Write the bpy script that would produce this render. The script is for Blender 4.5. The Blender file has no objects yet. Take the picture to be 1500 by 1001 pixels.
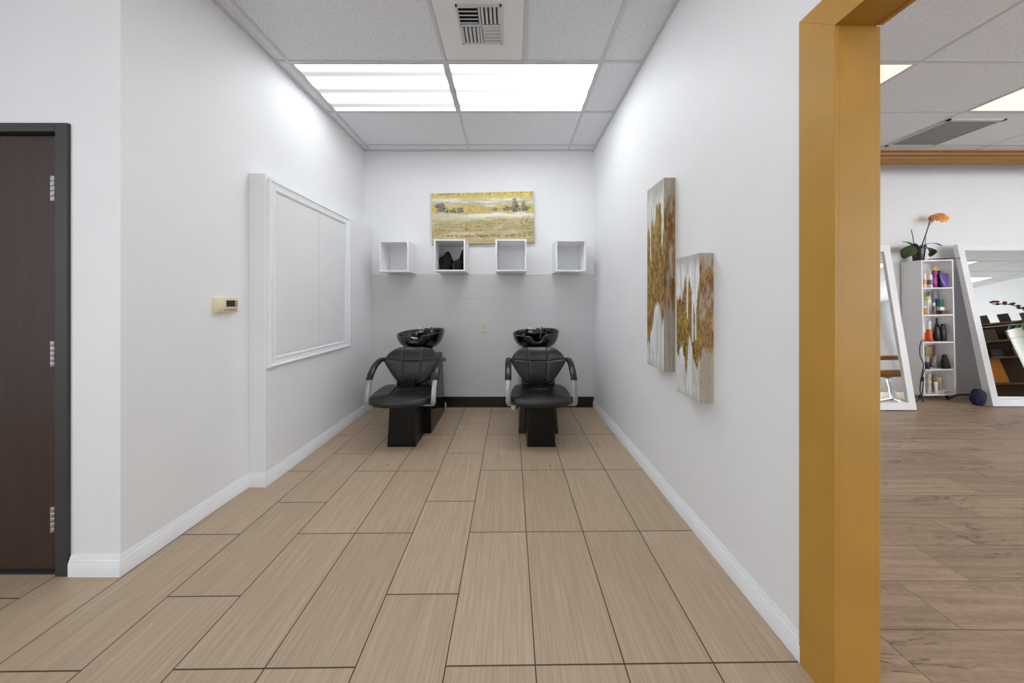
import bpy, bmesh, math, random
import numpy as np
from mathutils import Vector, Matrix

random.seed(7)
PI = math.pi
SC = bpy.context.scene
COL = SC.collection

# ------------------------------------------------------------------ measures
FPX, VX, HY, HC = 444.0, 748.0, 442.5, 1.27      # focal length in pixels, vanishing point, eye height
CEIL = 3.10
ZB = 3.66                                        # back wall
ZS = 4.12                                        # far wall of the salon
XSR, YBK = 13.5, -3.6                            # salon's right wall, wall behind the photographer


def P(px, py, Z):
    return Vector(((px - VX) * Z / FPX, Z, HC + (HY - py) * Z / FPX))


def XR(s):                                       # face of the right wall, a hair out of square
    return 1.003 + 0.0095 * (ZB - s)


def XL(s):                                       # face of the upper left wall
    return -1.772 - 0.019 * (ZB - s)


def XB(s):                                       # face of the half wall
    return -1.672 - 0.0102 * (ZB - s)


# ------------------------------------------------------------------ colours and materials
def lin(c):
    c = c / 255.0
    return c / 12.92 if c <= 0.04045 else ((c + 0.055) / 1.055) ** 2.4


def rgb(r, g, b):
    return (lin(r), lin(g), lin(b), 1.0)


class NT:
    def __init__(self, name):
        self.m = bpy.data.materials.new(name)
        self.m.use_nodes = True
        self.t = self.m.node_tree
        self.b = self.t.nodes['Principled BSDF']

    def n(self, typ, **kw):
        nd = self.t.nodes.new(typ)
        for k, v in kw.items():
            setattr(nd, k, v)
        return nd

    def put(self, sock, v):
        if isinstance(v, bpy.types.NodeSocket):
            self.t.links.new(v, sock)
        else:
            sock.default_value = v

    def math(self, op, a, b=None, c=None):
        nd = self.n('ShaderNodeMath', operation=op)
        self.put(nd.inputs[0], a)
        if b is not None:
            self.put(nd.inputs[1], b)
        if c is not None:
            self.put(nd.inputs[2], c)
        return nd.outputs[0]

    def add(self, a, b): return self.math('ADD', a, b)
    def sub(self, a, b): return self.math('SUBTRACT', a, b)
    def mul(self, a, b): return self.math('MULTIPLY', a, b)
    def div(self, a, b): return self.math('DIVIDE', a, b)
    def floor(self, a): return self.math('FLOOR', a)
    def frac(self, a): return self.math('FRACT', a)
    def mn(self, a, b): return self.math('MINIMUM', a, b)
    def lt(self, a, b): return self.math('LESS_THAN', a, b)

    def coords(self):
        tc = self.n('ShaderNodeTexCoord')
        sp = self.n('ShaderNodeSeparateXYZ')
        self.t.links.new(tc.outputs['Object'], sp.inputs[0])
        return tc.outputs['Object'], sp.outputs[0], sp.outputs[1], sp.outputs[2]

    def vec(self, x, y, z=0.0):
        nd = self.n('ShaderNodeCombineXYZ')
        self.put(nd.inputs[0], x); self.put(nd.inputs[1], y); self.put(nd.inputs[2], z)
        return nd.outputs[0]

    def noise(self, vec, scale=1.0, detail=3.0, rough=0.55):
        nd = self.n('ShaderNodeTexNoise')
        if vec is not None:
            self.t.links.new(vec, nd.inputs['Vector'])
        nd.inputs['Scale'].default_value = scale
        nd.inputs['Detail'].default_value = detail
        nd.inputs['Roughness'].default_value = rough
        return nd.outputs['Fac']

    def white(self, vec):
        nd = self.n('ShaderNodeTexWhiteNoise')
        nd.noise_dimensions = '3D'
        self.t.links.new(vec, nd.inputs['Vector'])
        return nd.outputs['Value']

    def ramp(self, fac, stops, interp='LINEAR'):
        nd = self.n('ShaderNodeValToRGB')
        nd.color_ramp.interpolation = interp
        el = nd.color_ramp.elements
        while len(el) < len(stops):
            el.new(0.5)
        for e, (p, c) in zip(el, stops):
            e.position = p
            e.color = c
        self.put(nd.inputs[0], fac)
        return nd.outputs[0]

    def mix(self, fac, a, b, blend='MIX'):
        nd = self.n('ShaderNodeMix', data_type='RGBA', blend_type=blend)
        self.put(nd.inputs['Factor'], fac)
        self.put(nd.inputs[6], a)
        self.put(nd.inputs[7], b)
        return nd.outputs[2]

    def maprange(self, v, a, b, c=0.0, d=1.0):
        nd = self.n('ShaderNodeMapRange')
        self.put(nd.inputs[0], v)
        for i, q in enumerate((a, b, c, d)):
            nd.inputs[i + 1].default_value = q
        return nd.outputs[0]

    def bump(self, h, strength=0.2, dist=0.002):
        nd = self.n('ShaderNodeBump')
        nd.inputs['Strength'].default_value = strength
        nd.inputs['Distance'].default_value = dist
        self.put(nd.inputs['Height'], h)
        self.t.links.new(nd.outputs[0], self.b.inputs['Normal'])

    def set(self, **kw):
        names = dict(color='Base Color', rough='Roughness', metal='Metallic', spec='Specular IOR Level',
                     trans='Transmission Weight', ior='IOR', coat='Coat Weight', alpha='Alpha',
                     ecol='Emission Color', estr='Emission Strength', coatr='Coat Roughness')
        for k, v in kw.items():
            self.put(self.b.inputs[names[k]], v)
        return self


MATS = {}


def mat(name, color=None, rough=0.5, metal=0.0, var=0.06, scale=14.0, bumpy=0.0, **kw):
    """a plain procedural material: a base colour with a little uneven tone, optional fine bump"""
    if name in MATS:
        return MATS[name]
    N = NT(name)
    vec = N.n('ShaderNodeTexCoord').outputs['Object']
    f = N.noise(vec, scale, 3.0)
    lo = tuple(c * (1 - var) for c in color[:3]) + (1,)
    hi = tuple(min(1, c * (1 + var)) for c in color[:3]) + (1,)
    N.set(color=N.ramp(f, [(0.3, lo), (0.7, hi)]), rough=rough, metal=metal, **kw)
    if bumpy:
        N.bump(N.noise(vec, scale * 12, 2.0), bumpy, 0.001)
    MATS[name] = N.m
    return N.m


def emat(name, color, strength):
    if name in MATS:
        return MATS[name]
    N = NT(name)
    N.set(color=color, ecol=color, estr=strength, rough=0.4)
    MATS[name] = N.m
    return N.m


M_WALL = mat('white_wall_paint', rgb(229, 229, 231), 0.55, var=0.012, scale=3, bumpy=0.05)
M_TRIM = mat('white_gloss_trim', rgb(232, 233, 236), 0.35, var=0.02, scale=9)
M_PANEL = mat('white_satin_panel', rgb(226, 226, 228), 0.45, var=0.015, scale=3)
M_TBAR = mat('grid_metal_white', rgb(200, 201, 204), 0.45, var=0.02)
M_LAM = mat('white_laminate', rgb(236, 236, 238), 0.4, var=0.015, scale=5)
M_GOLD = mat('gold_paint', rgb(178, 133, 58), 0.48, var=0.06, scale=5, bumpy=0.06, spec=0.3)
M_CROWN = mat('gold_paint_crown', rgb(136, 88, 22), 0.42, var=0.08, scale=6)
M_LEATHER = mat('black_leather', rgb(21, 21, 23), 0.30, var=0.15, scale=18, bumpy=0.12)
M_BLACKGLOSS = mat('black_gloss_panel', rgb(9, 9, 9), 0.12, var=0.1, scale=6)
M_BASIN = mat('black_basin_gloss', rgb(12, 12, 13), 0.1, var=0.05, scale=5, coat=0.4)
M_BLACKSATIN = mat('black_satin_panel', rgb(9, 9, 9), 0.3, var=0.12, scale=8, spec=0.3)
M_CHROME = mat('polished_chrome', rgb(240, 240, 242), 0.2, 1.0, var=0.02)
M_BRUSHED = mat('brushed_steel', rgb(152, 152, 154), 0.34, 1.0, var=0.03, scale=30)
M_HINGE = mat('hinge_steel', rgb(170, 166, 162), 0.4, 0.8, var=0.08, scale=60)
M_BLACKTOWEL = mat('black_terry', rgb(17, 17, 20), 0.95, var=0.35, scale=40, bumpy=0.8)
M_CORD = mat('black_rubber', rgb(24, 22, 26), 0.5, var=0.1)
M_FRAMEDARK = mat('dark_bronze_frame', rgb(50, 48, 47), 0.5, var=0.06)
M_DARKVOID = mat('duct_dark', rgb(40, 40, 42), 0.7, var=0.1)


def m_tile_floor():
    N = NT('beige_linear_floor_tile')
    vec, x, y, z = N.coords()
    y2 = N.sub(y, N.mul(x, 0.0105))
    W, L = 0.313, 0.6133
    cx = N.div(N.add(x, 0.2267), W)
    col = N.floor(cx)
    m = N.math('FLOORED_MODULO', col, 3.0)
    is2 = N.lt(N.math('ABSOLUTE', N.sub(m, 2.0)), 0.1)
    off = N.mul(N.mul(is2, N.lt(col, -0.5)), 0.262)
    ry = N.div(N.sub(N.sub(y2, 1.672), off), L)
    row = N.floor(ry)
    fx, fy = N.frac(cx), N.frac(ry)
    dx = N.mul(N.mn(fx, N.sub(1.0, fx)), W)
    dy = N.mul(N.mn(fy, N.sub(1.0, fy)), L)
    d = N.mn(dx, dy)
    grout = N.maprange(d, 0.0016, 0.0030, 1.0, 0.0)
    rnd = N.white(N.vec(col, row, 3.0))
    st = N.noise(N.vec(N.add(N.mul(x, 420.0), N.mul(rnd, 50.0)), N.mul(y, 5.0), rnd), 1.0, 4.0, 0.6)
    st2 = N.noise(N.vec(N.mul(x, 110.0), N.mul(y, 2.0), rnd), 1.0, 2.0)
    f = N.add(N.mul(st, 0.7), N.mul(st2, 0.3))
    c = N.ramp(f, [(0.30, rgb(152, 132, 111)), (0.5, rgb(172, 151, 128)), (0.70, rgb(189, 170, 147))])
    tint = N.maprange(rnd, 0.0, 1.0, 0.94, 1.05)
    c = N.mix(1.0, c, N.vec(tint, tint, tint), 'MULTIPLY')
    c = N.mix(grout, c, rgb(66, 55, 45))
    N.set(color=c, rough=N.maprange(grout, 0, 1, 0.42, 0.85), spec=0.35)
    N.bump(N.sub(N.mul(f, 0.25), grout), 0.25, 0.0015)
    return N.m


def m_wood_floor():
    N = NT('brown_oak_planks')
    vec, x, y, z = N.coords()
    ry = N.div(N.sub(y, 1.174), 0.2035)
    row = N.floor(ry)
    px = N.div(N.sub(N.sub(x, 1.751), N.mul(row, 0.345)), 1.31)
    k = N.floor(px)
    fx, fy = N.frac(px), N.frac(ry)
    d = N.mn(N.mul(N.mn(fx, N.sub(1.0, fx)), 1.31), N.mul(N.mn(fy, N.sub(1.0, fy)), 0.2035))
    seam = N.maprange(d, 0.0006, 0.0018, 1.0, 0.0)
    rnd = N.white(N.vec(k, row, 1.0))
    wob = N.noise(N.vec(N.mul(x, 1.2), N.mul(y, 6.0), N.mul(rnd, 9.0)), 1.0, 2.0)
    g1 = N.noise(N.vec(N.mul(x, 1.5), N.add(N.mul(y, 34.0), N.mul(wob, 2.6)), N.mul(rnd, 31.0)), 1.0, 5.0, 0.62)
    g2 = N.noise(N.vec(N.mul(x, 12.0), N.mul(y, 240.0), rnd), 1.0, 2.0)
    g3 = N.noise(N.vec(N.mul(x, 30.0), N.mul(y, 60.0), rnd), 1.0, 3.0, 0.7)
    f = N.add(N.add(N.mul(g1, 0.58), N.mul(g2, 0.2)), N.mul(g3, 0.22))
    c = N.ramp(f, [(0.27, rgb(112, 94, 77)), (0.41, rgb(160, 137, 114)), (0.55, rgb(181, 157, 132)), (0.74, rgb(200, 178, 153))])
    crack = N.noise(N.vec(N.mul(x, 0.9), N.add(N.mul(y, 9.0), N.mul(wob, 2.5)), N.add(N.mul(rnd, 17.0), 4.0)), 1.0, 6.0, 0.68)
    cr = N.maprange(N.math('ABSOLUTE', N.sub(crack, 0.5)), 0.0, 0.016, 0.8, 0.0)
    gate = N.maprange(N.noise(N.vec(N.mul(x, 1.3), N.mul(y, 3.0), 2.0), 1.0, 1.0), 0.46, 0.56)
    c = N.mix(N.mul(cr, gate), c, rgb(74, 54, 42))
    tint = N.maprange(rnd, 0.0, 1.0, 0.86, 1.1)
    c = N.mix(1.0, c, N.vec(tint, tint, tint), 'MULTIPLY')
    c = N.mix(seam, c, rgb(62, 46, 36))
    N.set(color=c, rough=0.42, spec=0.4)
    N.bump(N.sub(f, seam), 0.12, 0.001)
    return N.m


def m_ceiling():
    N = NT('fissured_ceiling_tile')
    vec, x, y, z = N.coords()
    a = N.noise(vec, 170.0, 2.0, 0.6)
    b = N.noise(vec, 80.0, 3.0, 0.7)
    c = N.ramp(N.add(N.mul(a, 0.6), N.mul(b, 0.4)), [(0.37, rgb(165, 165, 167)), (0.44, rgb(222, 224, 229)), (0.7, rgb(232, 234, 238))])
    N.set(color=c, rough=0.9)
    N.bump(a, 0.35, 0.003)
    return N.m


def m_wall_tile():
    N = NT('pale_grey_wall_tile')
    vec, x, y, z = N.coords()
    fz = N.frac(N.div(N.sub(1.604, z), 0.2935))
    fx = N.frac(N.div(N.sub(x, 0.544), 1.174))
    d = N.mn(N.mul(N.mn(fz, N.sub(1.0, fz)), 0.2935), N.mul(N.mn(fx, N.sub(1.0, fx)), 1.174))
    g = N.maprange(d, 0.0008, 0.0022, 1.0, 0.0)
    s = N.noise(N.vec(N.mul(x, 3.0), N.mul(z, 90.0), 0.0), 1.0, 3.0)
    c = N.ramp(s, [(0.3, rgb(204, 204, 206)), (0.7, rgb(209, 209, 210))])
    c = N.mix(g, c, rgb(190, 190, 192))
    N.set(color=c, rough=0.3)
    N.bump(N.sub(1.0, g), 0.15, 0.001)
    return N.m


def m_door():
    N = NT('dark_walnut_door')
    vec, x, y, z = N.coords()
    g = N.noise(N.vec(N.mul(x, 40.0), y, N.mul(z, 2.0)), 1.0, 4.0, 0.6)
    h = N.noise(N.vec(N.mul(x, 300.0), y, N.mul(z, 14.0)), 1.0, 2.0)
    f = N.add(N.mul(g, 0.6), N.mul(h, 0.4))
    c = N.ramp(f, [(0.3, rgb(46, 29, 23)), (0.5, rgb(55, 36, 29)), (0.7, rgb(64, 43, 35))])
    N.set(color=c, rough=0.45, spec=0.4)
    return N.m


def m_granite():
    N = NT('black_granite_base')
    vec, x, y, z = N.coords()
    a = N.noise(vec, 160.0, 2.0, 0.6)
    c = N.ramp(a, [(0.4, rgb(20, 17, 16)), (0.6, rgb(30, 25, 23)), (0.75, rgb(58, 46, 42))])
    N.set(color=c, rough=0.22)
    return N.m


def m_lens(name, col, peak, gap, fade):
    """a lit acrylic lens over three tubes: bright over each tube, dimmer in the gaps between them"""
    N = NT(name)
    vec, x, y, z = N.coords()
    ph_ = N.add(N.mul(y, 2 * PI * 3.0 / 0.58), PI - 0.4)
    c = N.maprange(N.math('COSINE', ph_), -1.0, 1.0, 0.0, 1.0)
    c = N.math('POWER', c, fade)
    endf = N.maprange(N.math('ABSOLUTE', N.add(x, 0.0)), 0.45, 0.58, 1.0, 0.72)
    g = N.mul(N.maprange(x, -0.5, 0.5, 0.85, 1.3), gap)
    e = N.add(N.mul(N.mul(c, peak), endf), g)
    N.set(color=rgb(150, 150, 150), ecol=col, estr=e, rough=0.3)
    return N.m


def m_vertex(name, rough=0.55, bumpy=0.3):
    N = NT(name)
    a = N.n('ShaderNodeVertexColor')
    a.layer_name = 'Col'
    N.set(color=a.outputs['Color'], rough=rough)
    if bumpy:
        N.bump(N.noise(N.n('ShaderNodeTexCoord').outputs['Object'], 90.0, 4.0), bumpy, 0.003)
    return N.m


M_TILE, M_WOOD, M_CEIL, M_WTILE, M_DOOR, M_GRANITE = m_tile_floor(), m_wood_floor(), m_ceiling(), m_wall_tile(), m_door(), m_granite()
M_PAINT = m_vertex('painted_canvas', 0.5, 0.35)


# ------------------------------------------------------------------ mesh builder
class MB:
    def __init__(self):
        self.v, self.f = [], []

    def _add(self, vs, fs):
        b = len(self.v)
        self.v += [tuple(p) for p in vs]
        self.f += [tuple(b + i for i in q) for q in fs]
        return self

    def box(self, x0, x1, y0, y1, z0, z1):
        vs = [(x, y, z) for z in (z0, z1) for y in (y0, y1) for x in (x0, x1)]
        return self._add(vs, [(0, 2, 3, 1), (4, 5, 7, 6), (0, 1, 5, 4), (2, 6, 7, 3), (0, 4, 6, 2), (1, 3, 7, 5)])

    def hexa(self, bot, top):
        """8 corners: bot and top are 4 points each, counter-clockwise from above"""
        vs = list(bot) + list(top)
        return self._add(vs, [(3, 2, 1, 0), (4, 5, 6, 7), (0, 1, 5, 4), (1, 2, 6, 5), (2, 3, 7, 6), (3, 0, 4, 7)])

    def prism(self, poly, z0, z1):
        n = len(poly)
        vs = [(x, y, z0) for x, y in poly] + [(x, y, z1) for x, y in poly]
        fs = [tuple(reversed(range(n))), tuple(range(n, 2 * n))]
        fs += [(i, (i + 1) % n, n + (i + 1) % n, n + i) for i in range(n)]
        return self._add(vs, fs)

    def loft(self, rings, cap=True, closed=True):
        n = len(rings[0])
        vs = [p for r in rings for p in r]
        fs = []
        for k in range(len(rings) - 1):
            for i in range(n if closed else n - 1):
                j = (i + 1) % n
                fs.append((k * n + i, k * n + j, (k + 1) * n + j, (k + 1) * n + i))
        if cap:
            fs.append(tuple(reversed(range(n))))
            fs.append(tuple((len(rings) - 1) * n + i for i in range(n)))
        return self._add(vs, fs)

    def tube(self, pts, r, n=10, cap=True):
        pts = [Vector(p) for p in pts]
        rings = []
        up = Vector((0.13, 0.21, 1)).normalized()
        for i, p in enumerate(pts):
            t = (pts[min(i + 1, len(pts) - 1)] - pts[max(i - 1, 0)]).normalized()
            if abs(t.dot(up)) > 0.95:
                up = Vector((1, 0.1, 0)).normalized()
            a = t.cross(up).normalized()
            b = a.cross(t)
            up = b
            rr = r[i] if isinstance(r, (list, tuple)) else r
            rings.append([p + a * (math.cos(2 * PI * k / n) * rr) + b * (math.sin(2 * PI * k / n) * rr) for k in range(n)])
        return self.loft(rings, cap)

    def lathe(self, prof, c=(0, 0, 0), n=32, sx=1.0, sy=1.0):
        rings = [[(c[0] + r * sx * math.cos(2 * PI * k / n), c[1] + r * sy * math.sin(2 * PI * k / n), c[2] + z) for k in range(n)] for r, z in prof]
        return self.loft(rings, True)

    def sweep(self, pts, half_w, half_t, seg=3, axis=Vector((1, 0, 0)), round_=0.35):
        """flat bar along pts; half_w along axis, half_t across, rounded corners"""
        pts = [Vector(p) for p in pts]
        rings = []
        for i, p in enumerate(pts):
            t = (pts[min(i + 1, len(pts) - 1)] - pts[max(i - 1, 0)]).normalized()
            ax = (axis - t * axis.dot(t)).normalized()
            nn = t.cross(ax).normalized()
            ring = []
            rad = min(half_w, half_t) * round_ * 2
            rad = min(rad, half_w, half_t)
            for q, (sx, sy) in enumerate(((1, 1), (-1, 1), (-1, -1), (1, -1))):
                for k in range(seg + 1):
                    a = (q + k / seg) * PI / 2
                    ring.append(p + ax * (sx * (half_w - rad) + math.cos(a) * rad) + nn * (sy * (half_t - rad) + math.sin(a) * rad))
            rings.append(ring)
        return self.loft(rings, True)

    def build(self, name, m, parent=None, smooth=False, bevel=0.0, bseg=2, subsurf=0, angle=40, loc=None):
        me = bpy.data.meshes.new(name)
        me.from_pydata(self.v, [], self.f)
        bm = bmesh.new()
        bm.from_mesh(me)
        bmesh.ops.recalc_face_normals(bm, faces=bm.faces)
        bm.to_mesh(me)
        bm.free()
        o = bpy.data.objects.new(name, me)
        COL.objects.link(o)
        me.materials.append(m)
        if bevel:
            md = o.modifiers.new('b', 'BEVEL')
            md.width = bevel; md.segments = bseg; md.limit_method = 'ANGLE'; md.angle_limit = math.radians(40)
        if subsurf:
            md = o.modifiers.new('s', 'SUBSURF')
            md.levels = subsurf; md.render_levels = subsurf
        if smooth:
            for p in me.polygons:
                p.use_smooth = True
            me.set_sharp_from_angle(angle=math.radians(angle))
        if loc is not None:
            o.location = loc
        if parent is not None:
            o.parent = parent
        return o


def tag(o, label=None, cat=None, group=None, kind=None):
    if label: o['label'] = label
    if cat: o['category'] = cat
    if group: o['group'] = group
    if kind: o['kind'] = kind
    return o


def thing(name, label, cat, loc=(0, 0, 0), rot=(0, 0, 0), group=None):
    o = bpy.data.objects.new(name, None)
    COL.objects.link(o)
    o.empty_display_size = 0.1
    o.location = loc
    o.rotation_euler = rot
    return tag(o, label, cat, group)


def struct(o, label=None):
    o['kind'] = 'structure'
    if label: o['label'] = label
    return o


def copy_tree(o, parent=None):
    c = o.copy()
    COL.objects.link(c)
    if parent is not None:
        c.parent = parent
    for ch in list(o.children):
        copy_tree(ch, c)
    return c


def offset_path(path, t):
    """offset a plan polyline to its left by t, mitred"""
    out = []
    n = len(path)
    for i in range(n):
        p = Vector(path[i])
        d0 = (Vector(path[i]) - Vector(path[i - 1])).normalized() if i > 0 else None
        d1 = (Vector(path[i + 1]) - Vector(path[i])).normalized() if i < n - 1 else None
        if d0 is None: d0 = d1
        if d1 is None: d1 = d0
        n0, n1 = Vector((-d0.y, d0.x)), Vector((-d1.y, d1.x))
        mm = (n0 + n1)
        mm = mm / max(0.2, mm.dot(n0))
        out.append(p + mm * t)
    return out


def moulding(mb, path, prof):
    """sweep a (thickness, height) profile along a plan path, on its left side"""
    offs = {t: offset_path(path, t) for t, z in prof}
    rings = []
    for i in range(len(path)):
        rings.append([(offs[t][i].x, offs[t][i].y, z) for t, z in prof])
    return mb.loft(rings, True)


# ------------------------------------------------------------------ the setting
ZD = 1.41                                                     # wall with the door
XC = XL(ZD)                                                   # corner between that wall and the left wall
DX0, DX1, DZT = -3.075, -2.046, 2.098                         # outer edges of the door frame

struct(MB().box(-4.6, 1.10, YBK, ZB + 0.06, -0.06, 0.0).build('floor', M_TILE), 'beige linear floor tiles with dark grout')
struct(MB().box(1.10, XSR, YBK, ZS + 0.06, -0.06, 0.0).build('floor_salon', M_WOOD), 'brown wood plank floor of the next room')
struct(MB().box(-4.6, 1.08, YBK, ZB + 0.06, CEIL, CEIL + 0.05).build('ceiling', M_CEIL), 'white speckled ceiling tiles')
struct(MB().box(1.08, XSR, YBK, 3.72, CEIL, CEIL + 0.05).build('ceiling_salon', M_CEIL), 'speckled ceiling tiles of the next room')
struct(MB().box(1.08, XSR, 3.68, ZS + 0.06, 3.42, 3.47).box(1.08, XSR, 3.70, 3.74, CEIL + 0.05, 3.42).build('ceiling_cove', M_WALL), 'white cove above the gold crown moulding')

struct(MB().prism([(XC, ZD), (XL(ZB), ZB), (XL(ZB) - 0.13, ZB), (XC - 0.12, ZD)], 0, CEIL).build('wall_left', M_WALL))
struct(MB().prism([(XL(2.085) + 0.0, 2.085), (XB(2.085), 2.085), (XB(ZB), ZB), (XL(ZB), ZB)], 0, 2.158).build('wall_left_low', M_WALL, bevel=0.004))
struct(MB().box(DX1, XC - 0.12, ZD, ZD + 0.12, 0, CEIL).box(-4.6, DX0, ZD, ZD + 0.12, 0, CEIL).box(DX0, DX1, ZD, ZD + 0.12, DZT, CEIL).build('wall_door', M_WALL))
struct(MB().box(-2.05, 1.02, ZB, ZB + 0.12, 0, CEIL).build('wall_back', M_WALL))
struct(MB().box(XB(ZB) , XR(ZB), ZB - 0.012, ZB, 0.129, 1.604).build('wall_back_tile', M_WTILE, bevel=0.002), 'pale grey tiles covering the lower back wall')
struct(MB().box(XB(ZB) , XR(ZB), ZB - 0.014, ZB, 0.0, 0.129).build('baseboard_back', M_GRANITE, bevel=0.002), 'black stone base under the grey wall tiles')


def right_wall_piece(mb, s0, s1, d0, d1, z0, z1):
    mb.prism([(XR(s0) + d0, s0), (XR(s0) + d1, s0), (XR(s1) + d1, s1), (XR(s1) + d0, s1)], z0, z1)


O0, O1, OZ = -0.62, 0.962, 2.150                               # the cased opening in the right wall
mb = MB()
right_wall_piece(mb, O1, ZS, 0, 0.125, 0, CEIL)
right_wall_piece(mb, O0, O1, 0, 0.125, OZ, CEIL)
right_wall_piece(mb, YBK, O0, 0, 0.125, 0, CEIL)
struct(mb.build('wall_right', M_WALL))
struct(MB().box(-4.72, XSR + 0.12, YBK - 0.12, YBK, 0, 3.47).build('wall_behind', M_WALL))
struct(MB().box(-4.72, -4.6, YBK, ZD + 0.12, 0, CEIL).build('wall_hall', M_WALL))
struct(MB().box(1.02, XSR + 0.12, ZS, ZS + 0.12, 0, 3.47).build('wall_salon_far', M_WALL))
struct(MB().box(XSR, XSR + 0.12, YBK, ZS + 0.12, 0, 3.47).build('wall_salon_side', M_WALL))

PROF = [(0.0, 0.0), (0.013, 0.0), (0.013, 0.060), (0.0105, 0.064), (0.0105, 0.072), (0.007, 0.076), (0.0065, 0.084), (0.003, 0.090), (0.0025, 0.097), (0.0, 0.097)]
path = [(XB(ZB), ZB - 0.014), (XB(2.085), 2.085), (XL(2.085), 2.085), (XC, ZD), (DX1 + 0.004, ZD)]
path_l = [Vector(p) for p in path]
struct(moulding(MB(), list(reversed(path_l)), [(-t, z) for t, z in PROF]).build('baseboard_left', M_TRIM, smooth=True, angle=35), 'white moulded baseboard along the left walls')
struct(moulding(MB(), [(XR(1.064), 1.064), (XR(ZB - 0.014), ZB - 0.014)], PROF).build('baseboard_right', M_TRIM, smooth=True, angle=35), 'white moulded baseboard along the right wall')
struct(MB().box(1.15, XSR, ZS - 0.004, ZS, 0.0, 0.02).build('baseboard_salon', M_TRIM))

# cased opening to the salon, painted gold
op = thing('door_2', 'gold painted cased opening into the next room', None)
op['kind'] = 'structure'
CW, CT, CI = 0.117, 0.013, 0.950
HB, HT = 2.138, 2.255                                          # underside and top of the head casing
def wall_poly(mb, poly, d0, d1):
    """extrude a polygon drawn on the right wall (s, z) between depths d0 and d1"""
    n = len(poly)
    vs = [(XR(q) + d0, q, z) for q, z in poly] + [(XR(q) + d1, q, z) for q, z in poly]
    fs = [tuple(range(n)), tuple(reversed(range(n, 2 * n)))] + [(i, n + i, n + (i + 1) % n, (i + 1) % n) for i in range(n)]
    return mb._add(vs, fs)


E0 = O0 + 0.012
for d0, d1 in ((-CT, 0.0), (0.125, 0.138)):
    ci = CI if d0 < 0 else CI + 0.006
    wall_poly(MB(), [(ci, 0), (CI + CW, 0), (CI + CW, HT), (ci, HB)], d0, d1).build('casing', M_GOLD, op, bevel=0.001)
    wall_poly(MB(), [(E0 - CW, 0), (E0, 0), (E0, HB), (E0 - CW, HT)], d0, d1).build('casing', M_GOLD, op, bevel=0.001)
    wall_poly(MB(), [(E0, HB), (CI, HB), (CI + CW, HT), (E0 - CW, HT)], d0, d1).build('head_casing', M_GOLD, op, bevel=0.001)
mb = MB(); right_wall_piece(mb, CI + 0.006, O1, 0, 0.125, 0, OZ - 0.004); mb.build('jamb', M_GOLD, op)
mb = MB(); right_wall_piece(mb, O0, O0 + 0.008, 0, 0.125, 0, OZ - 0.004); mb.build('jamb', M_GOLD, op)
mb = MB(); right_wall_piece(mb, O0, O1, 0, 0.125, HB + 0.004, OZ); mb.build('head_jamb', M_GOLD, op)

# gold crown moulding in the salon
prof = [(3.70, CEIL + 0.004), (3.66, CEIL + 0.002), (3.655, 3.085), (3.665, 3.075), (3.672, 3.055), (3.69, 3.035), (3.695, 3.018), (3.687, 3.008), (3.69, 2.975), (3.70, 2.958), (3.715, 2.952), (3.72, 2.952), (3.72, CEIL + 0.004)]
mb = MB(); mb.loft([[(x, y, z) for y, z in prof] for x in (1.16, XSR)], True)
struct(mb.build('trim_crown', M_CROWN), 'gold crown moulding along the edge of the salon ceiling')

# ceiling grid
TW, TD = 0.024, 0.007
GX = [-0.497 + 1.192 * k for k in range(-3, 2)]
GY = [2.305 + 0.6122 * k for k in range(-10, 3)]
mb = MB()
zt0, zt1 = CEIL - TD, CEIL + 0.001
for gx in GX:
    if gx > -4.6:
        y1 = ZB if gx > -1.75 else ZD
        mb.box(gx - TW / 2, gx + TW / 2, YBK, y1, zt0, zt1)
for gy in GY:
    x0 = XL(gy) if gy > ZD else -4.6
    mb.box(x0, XR(gy), gy - TW / 2, gy + TW / 2, zt0 + 0.001, zt1)
mb.box(0.099 - TW / 2, 0.099 + TW / 2, GY[9], GY[10], zt0 + 0.0005, zt1)
# wall angles
for s0, s1 in ((ZD, ZB),):
    mb.prism([(XL(s0), s0), (XL(s0) + 0.022, s0), (XL(s1) + 0.022, s1), (XL(s1), s1)], zt0 - 0.002, zt1)
mb.prism([(XR(YBK), YBK), (XR(ZB), ZB), (XR(ZB) - 0.02, ZB), (XR(YBK) - 0.02, YBK)], zt0 - 0.002, zt1)
mb.box(XL(ZB), XR(ZB), ZB - 0.02, ZB, zt0 - 0.002, zt1)
mb.box(-4.6, XC, ZD - 0.02, ZD, zt0 - 0.002, zt1)
struct(mb.build('trim_ceiling_grid', M_TBAR), 'white metal grid holding the ceiling tiles')
mb = MB()
GXS = [3.118 + 1.24 * k for k in range(-1, 9)]
for gx in GXS:
    mb.box(gx - TW / 2, gx + TW / 2, YBK, 3.70, zt0 + 0.004, zt1)
for gy in GY:
    mb.box(XR(gy) + 0.125, XSR, gy - TW / 2, gy + TW / 2, zt0 + 0.0045, zt1)
struct(mb.build('trim_salon_grid', M_TBAR), 'white metal ceiling grid of the next room')

# ------------------------------------------------------------------ ceiling lights
LIGHT_MAIN, FILL_BACK, LIGHT_SALON, FILL_HALL, FILL_LEFT, FILL_SALON = 7.4, 4.2, 0.88, 0.4, 3.6, 6.6
M_LENS_A = m_lens('lit_lens_striped', (0.94, 0.98, 1, 1), LIGHT_MAIN * 1.6, 0.52, 2.2)
M_LENS_B = m_lens('lit_lens_even', (0.94, 0.98, 1, 1), LIGHT_MAIN * 2.0, 0.72, 1.1)
M_LENS_C = emat('lit_lens_hall', (0.94, 0.98, 1, 1), FILL_BACK)
M_LENS_S = emat('lit_lens_warm', (1.0, 0.84, 0.66, 1), LIGHT_SALON)


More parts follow.
